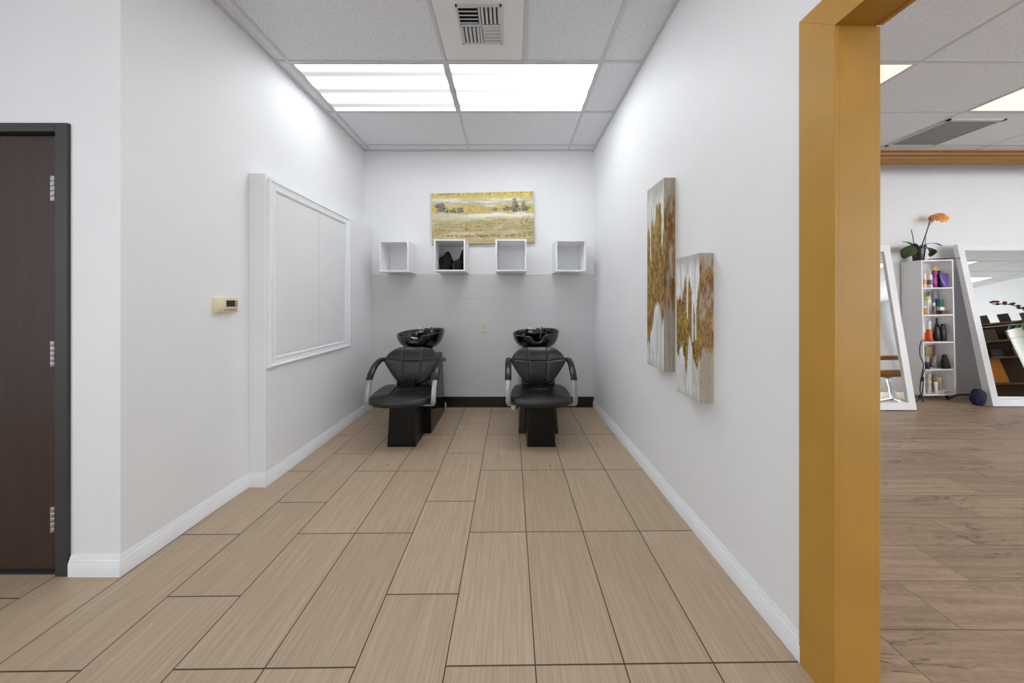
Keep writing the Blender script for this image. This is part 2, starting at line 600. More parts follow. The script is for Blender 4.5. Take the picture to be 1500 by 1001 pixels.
def troffer(x0, x1, y0, y1, lens, label, group=None):
    cx, cy = (x0 + x1) / 2, (y0 + y1) / 2
    hx, hy = (x1 - x0) / 2 - TW / 2 - 0.001, (y1 - y0) / 2 - TW / 2 - 0.001
    t = thing('ceiling_light', label, 'light', (cx, cy, CEIL), group=group)
    b = 0.012
    f = MB()
    f.box(-hx, hx, -hy, -hy + b, -0.006, 0).box(-hx, hx, hy - b, hy, -0.006, 0)
    f.box(-hx, -hx + b, -hy + b, hy - b, -0.006, 0).box(hx - b, hx, -hy + b, hy - b, -0.006, 0)
    f.build('light_frame', M_TBAR, t)
    MB().box(-hx + b, hx - b, -hy + b, hy - b, -0.003, -0.001).build('light_lens', lens, t)
    return t


troffer(GX[2], GX[3], GY[10], GY[11], M_LENS_A, 'fluorescent ceiling panel with dark bands between its tubes, nearest the left wall')
troffer(GX[3], GX[4], GY[10], GY[11], M_LENS_B, 'evenly glowing white ceiling panel, nearest the right wall')
hall = 'ceiling panels behind the camera'  # extra panels added out of view, to fill the room with even light
for gi, gj in ((2, 6), (3, 6), (2, 2), (3, 2), (0, 2)):
    if GX[gi] > -4.7:
        troffer(max(GX[gi], -4.55), GX[gi + 1], GY[gj], GY[gj + 1], M_LENS_C, 'white ceiling panel in the hall behind the camera', hall)
troffer(GXS[0], GXS[1], GY[10], GY[11], M_LENS_S, 'warm ceiling panel in the next room, partly behind the gold post')
troffer(GXS[2], GXS[3], GY[10], GY[11], M_LENS_S, 'warm ceiling panel in the next room cut off at the picture edge')
for gi, gj in ((0, 6), (2, 6), (4, 10), (5, 6), (0, 2), (3, 2), (6, 2)):
    troffer(GXS[gi], GXS[gi + 1], GY[gj], GY[gj + 1], M_LENS_S, 'warm ceiling panel far along the next room', 'warm panels along the next room')

troffer(10.25, 10.92, 0.70, 1.10, M_LENS_S, 'small square ceiling panel far along the next room, upper one in the mirror')
troffer(11.95, 12.80, -0.40, 0.10, M_LENS_S, 'small square ceiling panel far along the next room, lower one in the mirror')

# added windows behind the photographer: their panes glow to give fill light
def add_fill_window(n, x0, x1, z0, z1, panes, strength):
    t = thing('window_%d' % n, 'daylit shopfront window behind the camera', None)
    t['kind'] = 'structure'
    y = YBK
    fm = MB()
    fm.box(x0 - 0.06, x1 + 0.06, y, y + 0.06, z0 - 0.06, z0).box(x0 - 0.06, x1 + 0.06, y, y + 0.06, z1, z1 + 0.06)
    wd = (x1 - x0) / panes
    for k in range(panes + 1):
        xc = x0 + k * wd
        fm.box(xc - 0.03, xc + 0.03, y, y + 0.06, z0, z1)
    fm.build('window_frame', M_FRAMEDARK, t)
    for k in range(panes):
        MB().box(x0 + k * wd + 0.03, x0 + (k + 1) * wd - 0.03, y + 0.01, y + 0.02, z0, z1).build('window_pane', emat('daylight_pane_%d' % n, (0.88, 0.95, 1.0, 1), strength), t)
    return t


add_fill_window(1, -4.2, 0.7, 0.7, 2.75, 4, FILL_HALL)
t = add_fill_window(3, -1.25, 1.25, 0.5, 2.8, 2, FILL_LEFT)
t.matrix_world = Matrix.Translation((-4.6, -2.2, 0)) @ Matrix.Rotation(-PI / 2, 4, 'Z') @ Matrix.Translation((0, -YBK, 0))
add_fill_window(2, 4.4, 12.6, 0.5, 2.8, 6, FILL_SALON)

# ------------------------------------------------------------------ ceiling vents
vx, vy = -0.199, (GY[9] + GY[10]) / 2
vt = thing('ceiling_vent', 'white ceiling vent panel with four louvred squares', 'vent', (vx, vy, CEIL))
h = 0.284
w = 0.142
p = MB()
p.box(-h, h, -h, -w, -0.004, 0).box(-h, h, w, h, -0.004, 0).box(-h, -w, -w, w, -0.004, 0).box(w, h, -w, w, -0.004, 0)
p.build('vent_panel', M_PANEL, vt)
f = MB()
for s in (-1, 1):
    f.box(min(s * w, s * (w - 0.012)), max(s * w, s * (w - 0.012)), -w, w, -0.012, -0.001)
    f.box(-w, w, min(s * w, s * (w - 0.012)), max(s * w, s * (w - 0.012)), -0.012, -0.001)
f.box(-0.006, 0.006, -w, w, -0.010, -0.001).box(-w, w, -0.006, 0.006, -0.010, -0.001)
f.build('vent_frame', M_TBAR, vt)
MB().box(-w, w, -w, w, -0.0009, -0.0004).build('vent_duct', M_DARKVOID, vt)
for (qx, qy, along, lean) in ((-1, -1, 'x', -1), (1, -1, 'y', 1), (-1, 1, 'y', -1), (1, 1, 'x', 1)):
    b = MB()
    cx, cy = qx * w / 2, qy * w / 2
    for k in range(5):
        o = -0.052 + k * 0.026
        ring_a, ring_b = [], []
        for (a, zz) in ((0.0, -0.002), (0.004, -0.006), (0.010, -0.010), (0.017, -0.012), (0.018, -0.011), (0.011, -0.009), (0.006, -0.005), (0.002, -0.002)):
            off = o + (a - 0.009) * lean
            if along == 'x':
                ring_a.append((cx - 0.06, cy + off, zz)); ring_b.append((cx + 0.06, cy + off, zz))
            else:
                ring_a.append((cx + off, cy - 0.06, zz)); ring_b.append((cx + off, cy + 0.06, zz))
        b.loft([ring_a, ring_b], True)
    b.build('louvre_set', M_TBAR, vt)

rt = thing('return_grille', 'grey perforated square air grille in the ceiling of the next room', 'vent', (4.67, 3.29, CEIL))
f = MB()
for s in (-1, 1):
    f.box(min(s * 0.29, s * 0.262), max(s * 0.29, s * 0.262), -0.262, 0.262, -0.010, 0)
    f.box(-0.29, 0.29, min(s * 0.262, s * 0.234), max(s * 0.262, s * 0.234), -0.010, 0)
f.build('grille_frame', M_TBAR, rt)


def m_perf():
    N = NT('perforated_grille')
    vec, x, y, z = N.coords()
    a = N.math('SINE', N.mul(x, 300.0)); b = N.math('SINE', N.mul(y, 300.0))
    hole = N.math('GREATER_THAN', N.mul(a, b), 0.1)
    N.set(color=N.mix(hole, rgb(150, 150, 152), rgb(70, 70, 74)), rough=0.5)
    return N.m


MB().box(-0.262, 0.262, -0.234, 0.234, -0.005, -0.002).build('grille_face', m_perf(), rt)

# ------------------------------------------------------------------ door
dr = thing('door_1', 'dark brown flush door in a dark metal frame', None)
dr['kind'] = 'structure'
FW = 0.058
fz = ZD - 0.012
mb = MB()
mb.box(DX1 - FW, DX1, fz, ZD + 0.115, 0, DZT)
mb.box(DX0, DX0 + FW, fz, ZD + 0.115, 0, DZT)
mb.box(DX0 + FW, DX1 - FW, fz, ZD + 0.115, DZT - 0.040, DZT)
mb.box(DX0 + FW, DX1 - FW, ZD + 0.065, ZD + 0.115, DZT - 0.054, DZT - 0.040)
mb.build('door_frame', M_FRAMEDARK, dr, bevel=0.003)
MB().box(DX0 + FW + 0.003, DX1 - FW - 0.004, ZD + 0.014, ZD + 0.058, 0.012, DZT - 0.047).build('door_leaf', M_DOOR, dr, bevel=0.002)
MB().box(DX0 + FW, DX1 - FW, ZD + 0.0, ZD + 0.09, 0.0, 0.006).build('threshold', M_FRAMEDARK, dr)
for zc in (1.795, 1.030, 0.262):
    hb = MB()
    for k in range(5):
        z0 = zc - 0.058 + k * 0.0235
        hb.lathe([(0.0001, z0), (0.0082, z0), (0.0094, z0 + 0.002), (0.0094, z0 + 0.0205), (0.0082, z0 + 0.0222), (0.0001, z0 + 0.0222)], (DX1 - FW - 0.016, ZD - 0.004, 0), 14)
    hb.box(DX1 - FW - 0.022, DX1 - FW - 0.008, ZD + 0.003, ZD + 0.014, zc - 0.056, zc + 0.058)
    hb.build('hinge', M_HINGE, dr, smooth=True)
kn = MB().lathe([(0.0001, 0.0), (0.03, 0.0), (0.03, 0.006), (0.012, 0.010), (0.012, 0.035), (0.026, 0.045), (0.027, 0.058), (0.018, 0.066), (0.0001, 0.067)], (0, 0, 0), 24).build('door_knob', M_BRUSHED, dr, smooth=True)
kn.location = (DX0 + FW + 0.07, ZD + 0.014, 0.98)
kn.rotation_euler = (PI / 2, 0, 0)

# ------------------------------------------------------------------ thermostat
tx = XL(1.9)
tm = thing('thermostat', 'small beige thermostat with a dark screen on the left wall', 'thermostat', (tx, 1.905, 1.248), (0, 0, -0.019))
M_BEIGE = mat('aged_beige_plastic', rgb(222, 208, 174), 0.45, var=0.05)
b = MB()
rings = []
for d, sc in ((0.0, 1.0), (0.018, 1.0), (0.027, 0.97), (0.031, 0.92)):
    ring = []
    for y, z in ((-0.072, -0.036), (-0.066, -0.046), (0.0, -0.050), (0.066, -0.046), (0.072, -0.040), (0.072, 0.044), (0.066, 0.050), (-0.066, 0.050), (-0.072, 0.044)):
        ring.append((d, y * sc, z * sc))
    rings.append(ring)
b.loft(rings)
b.build('thermostat_body', M_BEIGE, tm, smooth=True, angle=50)
MB().box(0.031, 0.0325, -0.018, 0.050, -0.012, 0.036).build('screen_bezel', M_BEIGE, tm, bevel=0.001)
MB().box(0.0326, 0.0332, -0.014, 0.046, -0.008, 0.032).build('screen', mat('lcd_dark', rgb(40, 48, 44), 0.2), tm)
for k in range(6):
    MB().box(0.031, 0.0325, -0.026 + k * 0.014, -0.019 + k * 0.014, -0.032, -0.026).build('button', mat('thermostat_print', rgb(120, 96, 66), 0.5), tm)
MB().box(0.031, 0.0325, 0.055, 0.060, -0.010, 0.030).build('slide_switch', mat('thermostat_print', rgb(120, 96, 66), 0.5), tm)

# ------------------------------------------------------------------ white panelled hatch on the half wall
hx = XB(2.6)
hp = thing('wall_panel', 'white framed two-panel hatch on the left half wall', 'wall panel')
y0, y1, z0, z1 = 2.100, 3.130, 0.812, 2.128
FWD = 0.072


def frame_rail(name, a, b, inner_a, inner_b):
    """one mitred member: outer edge a-b, inner edge inner_a-inner_b, stepped profile"""
    mb = MB()
    prof = [(0.0, 0.0), (0.0, 0.020), (0.10, 0.024), (0.2, 0.022), (0.3, 0.016), (0.62, 0.013), (0.70, 0.016), (0.86, 0.016), (0.94, 0.010), (1.0, 0.009), (1.0, 0.0)]
    rings = []
    for (o, i) in ((a, inner_a), (b, inner_b)):
        rings.append([(XB(o[0] + (i[0] - o[0]) * t) + d, o[0] + (i[0] - o[0]) * t, o[1] + (i[1] - o[1]) * t) for t, d in prof])
    mb.loft(rings)
    mb.build(name, M_TRIM, hp)


a, b_, c, d = (y0, z0), (y1, z0), (y1, z1), (y0, z1)
ia, ib, ic, id_ = (y0 + FWD, z0 + FWD), (y1 - FWD, z0 + FWD), (y1 - FWD, z1 - FWD), (y0 + FWD, z1 - FWD)
frame_rail('frame_rail', a, b_, ia, ib)
frame_rail('frame_rail', c, d, ic, id_)
frame_rail('frame_stile', b_, c, ib, ic)
frame_rail('frame_stile', d, a, id_, ia)
ym = 2.654
for (p0, p1) in ((y0 + FWD + 0.006, ym - 0.001), (ym + 0.001, y1 - FWD - 0.003)):
    mb = MB()
    mb.prism([(XB(p0) + 0.001, p0), (XB(p1) + 0.001, p1), (XB(p1) + 0.006, p1), (XB(p0) + 0.006, p0)], z0 + FWD + 0.006, z1 - FWD - 0.005)
    mb.build('hatch_panel', M_PANEL, hp, bevel=0.001)
sc = MB().lathe([(0.0001, 0), (0.004, 0.0), (0.003, 0.002), (0.0001, 0.0025)], (0, 0, 0), 12).build('screw_head', M_HINGE, hp)
sc.location = (XB(2.13) + 0.014, 2.13, 0.90); sc.rotation_euler = (0, PI / 2, 0)

# ------------------------------------------------------------------ value noise for the paintings
def vnoise(x, y, seed):
    rng = np.random.RandomState(seed)
    g = rng.rand(64, 64)
    xi, yi = np.floor(x).astype(int), np.floor(y).astype(int)
    fx, fy = x - xi, y - yi
    fx, fy = fx * fx * (3 - 2 * fx), fy * fy * (3 - 2 * fy)
    a, b = g[yi % 64, xi % 64], g[yi % 64, (xi + 1) % 64]
    c, d = g[(yi + 1) % 64, xi % 64], g[(yi + 1) % 64, (xi + 1) % 64]
    return a * (1 - fx) * (1 - fy) + b * fx * (1 - fy) + c * (1 - fx) * fy + d * fx * fy


def fbm(x, y, seed, oct=4):
    s, a, t = 0, 0.5, 0
    for k in range(oct):
        s = s + a * vnoise(x * 2 ** k, y * 2 ** k, seed + k)
        t += a
        a *= 0.55
    return s / t


def L3(r, g, b):
    return np.array([lin(r), lin(g), lin(b)])


def blend(col, m, c):
    m = np.clip(m, 0, 1)[..., None]
    return col * (1 - m) + np.asarray(c) * m


def sstep(a, b, x):
    t = np.clip((x - a) / (b - a), 0, 1)
    return t * t * (3 - 2 * t)


def paint_mesh(name, sheets, extra, parent=None):
    """sheets: list of (grid of points [h][w][3], colours [h][w][3]); extra: list of (verts, faces, colour)"""
    V, F, C = [], [], []
    for pts, cols in sheets:
        h_, w_ = pts.shape[:2]
        b = len(V)
        V += [tuple(p) for p in pts.reshape(-1, 3)]
        C += [tuple(c) for c in cols.reshape(-1, 3)]
        for i in range(h_ - 1):
            for j in range(w_ - 1):
                q = b + i * w_ + j
                F.append((q, q + 1, q + w_ + 1, q + w_))
    for vs, fs, c in extra:
        b = len(V)
        V += [tuple(v) for v in vs]
        C += [tuple(c)] * len(vs)
        F += [tuple(b + i for i in f) for f in fs]
    me = bpy.data.meshes.new(name)
    me.from_pydata(V, [], F)
    at = me.color_attributes.new('Col', 'FLOAT_COLOR', 'POINT')
    buf = np.ones((len(V), 4), dtype=np.float32)
    buf[:, :3] = np.array(C, dtype=np.float32)
    at.data.foreach_set('color', buf.ravel())
    me.materials.append(M_PAINT)
    o = bpy.data.objects.new(name, me)
    COL.objects.link(o)
    if parent: o.parent = parent
    return o


# landscape on the back wall
def landscape(u, v):
    n1 = fbm(u * 9, v * 22, 11)
    n2 = fbm(u * 46, v * 34, 21)
    n3 = fbm(u * 5, v * 34, 31)
    n4 = fbm(u * 90, v * 60, 71, 3)
    n5 = fbm(u * 16, v * 12, 81)
    vv = v + (n1 - 0.5) * 0.08 + (0.5 - u) * 0.02 + (n2 - 0.5) * 0.03
    one = np.ones(u.shape + (3,))
    # sky band of yellow dabs
    col = one * L3(200, 178, 96)
    col = blend(col, sstep(0.42, 0.62, n2), L3(222, 196, 92))
    col = blend(col, sstep(0.50, 0.66, n5) * sstep(0.06, 0.0, v) * 0.9, L3(150, 136, 100))
    col = blend(col, sstep(0.58, 0.68, n4) * sstep(0.10, 0.02, v), L3(120, 100, 62))
    col = blend(col, sstep(0.60, 0.9, u) * sstep(0.45, 0.6, n5) * 0.6, L3(240, 210, 90))
    # pale haze
    col = blend(col, sstep(0.085, 0.125, vv), L3(196, 188, 158))
    col = blend(col, sstep(0.10, 0.13, vv) * sstep(0.46, 0.6, n3), L3(222, 216, 200))
    col = blend(col, sstep(0.16, 0.20, vv) * sstep(0.4, 0.6, n1) * 0.8, L3(172, 166, 138))
    # yellow hills
    up = 0.235 - 0.02 * np.sin(u * 7)
    yel = blend(one * L3(196, 176, 108), sstep(0.40, 0.60, n2), L3(220, 186, 84))
    yel = blend(yel, sstep(0.52, 0.64, n5) * 0.8, L3(176, 162, 122))
    yel = blend(yel, sstep(0.29, 0.34, vv) * sstep(0.25, 0.5, u) * sstep(0.7, 0.45, u) * sstep(0.40, 0.55, n2) * 0.8, L3(210, 158, 84))
    yel = blend(yel, sstep(0.56, 0.66, n4) * 0.5, L3(150, 124, 66))
    bnd = sstep(up, up + 0.05, vv)[..., None]
    col = col * (1 - bnd) + yel * bnd
    # trees
    for (cx, cy, rx, ry, k) in ((0.085, 0.25, 0.050, 0.055, 1), (0.10, 0.33, 0.055, 0.07, 1), (0.215, 0.345, 0.034, 0.045, 0.9), (0.285, 0.34, 0.037, 0.05, 0.85), (0.145, 0.36, 0.034, 0.04, 0.95),
                                (0.63, 0.335, 0.034, 0.035, 0.7), (0.735, 0.325, 0.040, 0.045, 0.9), (0.82, 0.22, 0.030, 0.09, 0.85), (0.82, 0.325, 0.060, 0.06, 1), (0.905, 0.26, 0.024, 0.08, 0.75), (0.925, 0.33, 0.045, 0.045, 1)):
        dd = ((u - cx) / rx) ** 2 + ((v - cy) / ry) ** 2
        m = sstep(1.3, 0.5, dd + (n2 - 0.5) * 1.6 + (n4 - 0.5) * 1.8) * k
        tree = blend(one * L3(84, 78, 74), sstep(0.48, 0.6, n4), L3(138, 132, 122))
        tree = blend(tree, sstep(cy + 0.2 * ry, cy + 0.9 * ry, v) * 0.7, L3(56, 50, 48))
        col = col * (1 - m[..., None]) + tree * m[..., None]
    # lake and meadow
    col = blend(col, sstep(0.385, 0.40, vv), L3(176, 164, 112))
    col = blend(col, sstep(0.395, 0.42, vv), L3(200, 192, 166))
    col = blend(col, sstep(0.40, 0.43, vv) * sstep(0.50, 0.46, vv) * sstep(0.2, 0.5, u), L3(226, 220, 204))
    low = sstep(0.49, 0.56, vv)
    col = blend(col, low, L3(184, 172, 130))
    col = blend(col, low * sstep(0.48, 0.62, n3) * 0.9, L3(162, 154, 118))
    col = blend(col, low * sstep(0.52, 0.64, n1) * 0.8, L3(206, 194, 158))
    col = blend(col, low * sstep(0.54, 0.64, n4) * 0.55, L3(150, 134, 88))
    sp = fbm(u * 80, v * 46, 61)
    for (cx, cy, rx, ry) in ((0.40, 0.71, 0.12, 0.07), (0.555, 0.61, 0.05, 0.06), (0.675, 0.57, 0.07, 0.06), (0.95, 0.6, 0.10, 0.14), (0.08, 0.74, 0.1, 0.07), (0.30, 0.64, 0.16, 0.03), (0.28, 0.84, 0.25, 0.025), (0.85, 0.86, 0.2, 0.04), (0.55, 0.86, 0.14, 0.04)):
        dd = ((u - cx) / rx) ** 2 + ((v - cy) / ry) ** 2
        m = sstep(1.5, 0.2, dd)
        col = blend(col, m * sstep(0.46, 0.58, sp), L3(182, 150, 70))
        col = blend(col, m * sstep(0.58, 0.66, n4) * 0.8, L3(122, 96, 44))
    for (v0, sl, wv, c, u0, th_) in ((0.80, 0.10, 0.03, (92, 66, 40), 0.02, 0.012), (0.86, 0.0, 0.02, (98, 72, 44), 0.35, 0.011), (0.725, -0.02, 0.02, (116, 92, 54), 0.62, 0.008), (0.62, -0.03, 0.02, (132, 116, 84), 0.0, 0.005)):
        ln = np.abs(v - (v0 + sl * u * (1 - u) * 2 + wv * (n1 - 0.5)))
        col = blend(col, sstep(th_, th_ * 0.3, ln) * sstep(0.46, 0.56, sp) * sstep(u0, u0 + 0.08, u), L3(*c))
    col = blend(col, sstep(0.90, 0.94, vv) * 0.7, L3(178, 160, 112))
    return col * (0.86 + 0.26 * n4[..., None])


pw, ph, pd = 1.222, 0.612, 0.036
ptg = thing('landscape_painting', 'yellow and grey landscape canvas hung slightly tilted on the back wall', 'painting', P(707, 319.6, ZB - 0.036) + Vector((0, 0.036, 0)), (0, -0.024, 0))
W_, H_ = 300, 150
u, v = np.meshgrid(np.linspace(0, 1, W_), np.linspace(0, 1, H_))
pts = np.stack([(u - 0.5) * pw, np.full_like(u, -pd), (0.5 - v) * ph], -1)
cols = landscape(u, v)
hw, hh = pw / 2, ph / 2
side = [([(-hw, -pd, -hh), (-hw, -pd, hh), (-hw, -0.001, hh), (-hw, -0.001, -hh)], [(0, 1, 2, 3)], L3(96, 86, 62)),
        ([(hw, -pd, -hh), (hw, -pd, hh), (hw, -0.001, hh), (hw, -0.001, -hh)], [(3, 2, 1, 0)], L3(92, 82, 58)),
        ([(-hw, -pd, hh), (hw, -pd, hh), (hw, -0.001, hh), (-hw, -0.001, hh)], [(0, 1, 2, 3)], L3(150, 136, 80)),
        ([(-hw, -pd, -hh), (hw, -pd, -hh), (hw, -0.001, -hh), (-hw, -0.001, -hh)], [(3, 2, 1, 0)], L3(120, 106, 70)),
        ([(-hw, -0.001, -hh), (hw, -0.001, -hh), (hw, -0.001, hh), (-hw, -0.001, hh)], [(0, 1, 2, 3)], L3(120, 110, 90))]
paint_mesh('canvas', [(pts, cols)], side, ptg)


# gold and white canvases on the right wall
def gold_front(u, v, seed, top, bot, spikes):
    n1 = fbm(u * 7 + 3, v * 3.0, seed)
    n2 = fbm(u * 13, v * 24, seed + 5)
    n3 = fbm(u * 22, v * 6, seed + 9)
    sh = u.shape
    col = np.ones(sh + (3,)) * L3(206, 204, 200)
    col = blend(col, sstep(0.4, 0.65, n3), L3(226, 228, 230))
    col = blend(col, sstep(0.52, 0.36, n3) * 0.6, L3(172, 164, 150))
    col = blend(col, sstep(0.14, 0.0, v) * 0.7, L3(160, 156, 150))
    t = np.interp(u, top[0], top[1]) + (vnoise(u * 16, v * 0, seed + 2) - 0.5) * 0.08
    b = np.interp(u, bot[0], bot[1]) + (vnoise(u * 13 + 5, v * 0, seed + 3) - 0.5) * 0.08
    g = sstep(t - 0.015, t + 0.015, v + (n2 - 0.5) * 0.05) * sstep(b + 0.012, b - 0.012, v + (n2 - 0.5) * 0.04)
    n4 = fbm(u * 24, v * 62, seed + 15, 3)
    n5 = fbm(u * 5, v * 11, seed + 21)
    gold = np.ones(sh + (3,)) * L3(126, 98, 34)
    gold = blend(gold, sstep(0.46, 0.64, n5) * 0.8, L3(150, 106, 44))
    gold = blend(gold, sstep(0.50, 0.36, n5) * 0.7, L3(112, 96, 40))
    gold = blend(gold, sstep(0.52, 0.66, n2) * 0.8, L3(168, 140, 60))
    gold = blend(gold, sstep(0.46, 0.34, n2) * 0.8, L3(92, 68, 24))
    gold = blend(gold, sstep(0.58, 0.70, n4) * 0.6, L3(186, 158, 76))
    gold = blend(gold, sstep(0.40, 0.30, n4) * 0.6, L3(76, 56, 22))
    for (cx, w_, v0, v1) in spikes:
        m = sstep(w_, w_ * 0.4, np.abs(u - cx + (n2 - 0.5) * 0.03)) * sstep(v0, v0 + 0.02, v) * sstep(v1, v1 - 0.03, v)
        gold = blend(gold, m * 0.95, L3(222, 222, 218))
    col = col * (1 - g[..., None]) + gold * g[..., None]
    edge = np.exp(-((v - b) / 0.012) ** 2) * sstep(0.45, 0.6, n2)
    col = blend(col, edge * 0.6, L3(92, 66, 28))
    low = sstep(b + 0.02, b + 0.06, v)
    col = blend(col, low * sstep(0.45, 0.62, n3) * 0.6, L3(196, 202, 208))
    col = blend(col, sstep(0.95, 1.0, v) * 0.6, L3(178, 170, 158))
    return col


def gold_side(u, v, seed, t0, t1, base, rust):
    n1 = fbm(u * 4, v * 9, seed)
    n2 = fbm(u * 7, v * 20, seed + 4)
    n3 = fbm(u * 6, v * 5, seed + 8)
    sh = u.shape
    col = np.ones(sh + (3,)) * L3(*base)
    col = blend(col, sstep(0.4, 0.7, n3) * 0.6, L3(184, 176, 164))
    m = sstep(t0, t0 + 0.1, v + (n1 - 0.5) * 0.25) * sstep(t1, t1 - 0.06, v + (n1 - 0.5) * 0.3)
    n4 = fbm(u * 12, v * 50, seed + 12, 3)
    n5 = fbm(u * 3.2, v * 7, seed + 16)
    col = blend(col, sstep(0.5, 0.65, n4) * 0.25, L3(140, 128, 112))
    r = np.ones(sh + (3,)) * L3(*rust)
    r = blend(r, sstep(0.5, 0.64, n2) * 0.8, L3(176, 136, 78))
    r = blend(r, sstep(0.48, 0.34, n2) * 0.8, L3(112, 76, 36))
    r = blend(r, sstep(0.56, 0.66, n4) * 0.6, L3(90, 60, 28))
    r = blend(r, sstep(0.58, 0.7, n1) * 0.6, L3(150, 128, 92))
    mm = m * sstep(0.34, 0.50, n5 * 0.75 + n1 * 0.25 + (n2 - 0.5) * 0.35)
    return col * (1 - mm[..., None]) + r * mm[..., None]


def wall_canvas(label, s_far, s_near, ztop, zbot, depth, front, sidefn):
    t = thing('abstract_canvas', label, 'painting', group='gold and white canvases on the right wall')
    nu, nv = 56, 300
    u, v = np.meshgrid(np.linspace(0, 1, nu), np.linspace(0, 1, nv))
    s = s_far + (s_near - s_far) * u
    X = 1.003 + 0.0095 * (ZB - s)
    pts = np.stack([X - depth, s, ztop + (zbot - ztop) * v], -1)
    c1 = front(u, v)
    u2, v2 = np.meshgrid(np.linspace(0, 1, 22), np.linspace(0, 1, nv))
    xn = XR(s_near)
    pts2 = np.stack([xn - depth + depth * u2, np.full_like(u2, s_near), ztop + (zbot - ztop) * v2], -1)
    c2 = sidefn(u2, v2)
    xf = XR(s_far)
    ex = [([(xf - depth, s_far, ztop), (xn - depth, s_near, ztop), (xn, s_near, ztop), (xf, s_far, ztop)], [(0, 1, 2, 3)], L3(150, 146, 140)),
          ([(xf - depth, s_far, zbot), (xn - depth, s_near, zbot), (xn, s_near, zbot), (xf, s_far, zbot)], [(3, 2, 1, 0)], L3(150, 140, 124)),
          ([(xf - depth, s_far, zbot), (xf - depth, s_far, ztop), (xf, s_far, ztop), (xf, s_far, zbot)], [(0, 1, 2, 3)], L3(150, 140, 124)),
          ([(xf, s_far, zbot), (xn, s_near, zbot), (xn, s_near, ztop), (xf, s_far, ztop)], [(0, 1, 2, 3)], L3(120, 110, 90))]
    paint_mesh('canvas', [(pts, c1), (pts2, c2)], ex, t)
    return t


top1 = ([0, 0.2, 0.35, 0.5, 0.6, 0.75, 0.84, 0.93, 1], [0.26, 0.24, 0.17, 0.22, 0.12, 0.09, 0.13, 0.28, 0.32])
bot1 = ([0, 0.2, 0.4, 0.55, 0.62, 0.7, 0.85, 1], [0.88, 0.82, 0.74, 0.66, 0.62, 0.65, 0.71, 0.74])
wall_canvas('taller of the two gold and white streaked canvases on the right wall', 2.103, 1.878, 2.040, 0.838, 0.070,
            lambda u, v: gold_front(u, v, 101, top1, bot1, ((0.90, 0.05, 0.10, 0.36), (0.22, 0.04, 0.2, 0.42))),
            lambda u, v: gold_side(u, v, 131, 0.06, 0.72, (158, 146, 130), (132, 92, 46)))
top2 = ([0, 0.12, 0.25, 0.4, 0.5, 0.6, 0.72, 0.85, 1], [0.30, 0.25, 0.30, 0.16, 0.28, 0.18, 0.33, 0.38, 0.20])
bot2 = ([0, 0.1, 0.28, 0.40, 0.46, 0.56, 0.66, 0.8, 0.9, 1], [0.72, 0.74, 0.62, 0.80, 0.86, 0.58, 0.62, 0.72, 0.76, 0.74])
wall_canvas('shorter, lower gold and white streaked canvas closer to the gold post', 1.733, 1.527, 1.517, 0.760, 0.072,
            lambda u, v: gold_front(u, v, 211, top2, bot2, ((0.5, 0.045, 0.2, 0.46), (0.72, 0.05, 0.2, 0.62), (0.85, 0.04, 0.2, 0.60))),
            lambda u, v: gold_side(u, v, 241, 0.02, 0.70, (172, 160, 144), (146, 108, 58)))

# ------------------------------------------------------------------ wall cubes on the back wall
def wall_cube(x0, x1, zf, z0, z1, label):
    t = thing('wall_cube', label, 'shelf', ((x0 + x1) / 2, ZB, z0), group='white cube shelves on the back wall')
    hw, hh, d, th = (x1 - x0) / 2, z1 - z0, ZB - zf, 0.016
    MB().box(-hw, -hw + th, -d, 0, th, hh - th).build('side_panel', M_LAM, t, bevel=0.001)
    MB().box(hw - th, hw, -d, 0, th, hh - th).build('side_panel', M_LAM, t, bevel=0.001)
    MB().box(-hw, hw, -d, 0, hh - th, hh).build('top_panel', M_LAM, t, bevel=0.001)
    MB().box(-hw, hw, -d, 0, 0, th).build('bottom_panel', M_LAM, t, bevel=0.001)
    MB().box(-hw + th, hw - th, -0.012, 0, th, hh - th).build('back_panel', M_LAM, t)
    return t


wall_cube(-1.464, -1.138, 3.375, 1.606, 1.952, 'empty white cube shelf nearest the left wall')
wall_cube(-0.838, -0.498, 3.31, 1.606, 1.955, 'white cube shelf holding crumpled black cloths')
wall_cube(-0.166, 0.174, 3.31, 1.606, 1.955, 'empty white cube shelf under the right end of the landscape painting')
wall_cube(0.497, 0.829, 3.33, 1.606, 1.952, 'empty white cube shelf nearest the right wall')


def lump(name, c, r, seed, label, cat, m, group=None, k=0.22):
    """a crumpled soft heap: a sphere pushed about by folds, flat underneath"""
    rng = random.Random(seed)
    n, mr = 36, 22
    dirs = [(Vector((rng.uniform(-1, 1), rng.uniform(-1, 1), rng.uniform(-1, 1))).normalized(), rng.uniform(3, 8), rng.uniform(0, 6)) for _ in range(7)]
    rings = []
    for i in range(mr):
        th = PI * (i + 0.5) / mr
        ring = []
        for j in range(n):
            ph_ = 2 * PI * j / n
            d = Vector((math.sin(th) * math.cos(ph_), math.sin(th) * math.sin(ph_), -math.cos(th)))
            q = 1 + k * sum(math.sin(d.dot(a) * f + o) for a, f, o in dirs) / 3.2
            z = d.z * q * r[2]
            ring.append((d.x * q * r[0], d.y * q * r[1], max(z, -r[2] * 0.8)))
        rings.append(ring)
    o = MB().loft(rings).build(name, m, None, smooth=True, angle=80)
    zmin = min(v.co.z for v in o.data.vertices)
    o.location = (c[0], c[1], c[2] - zmin)
    return tag(o, label, cat, group)


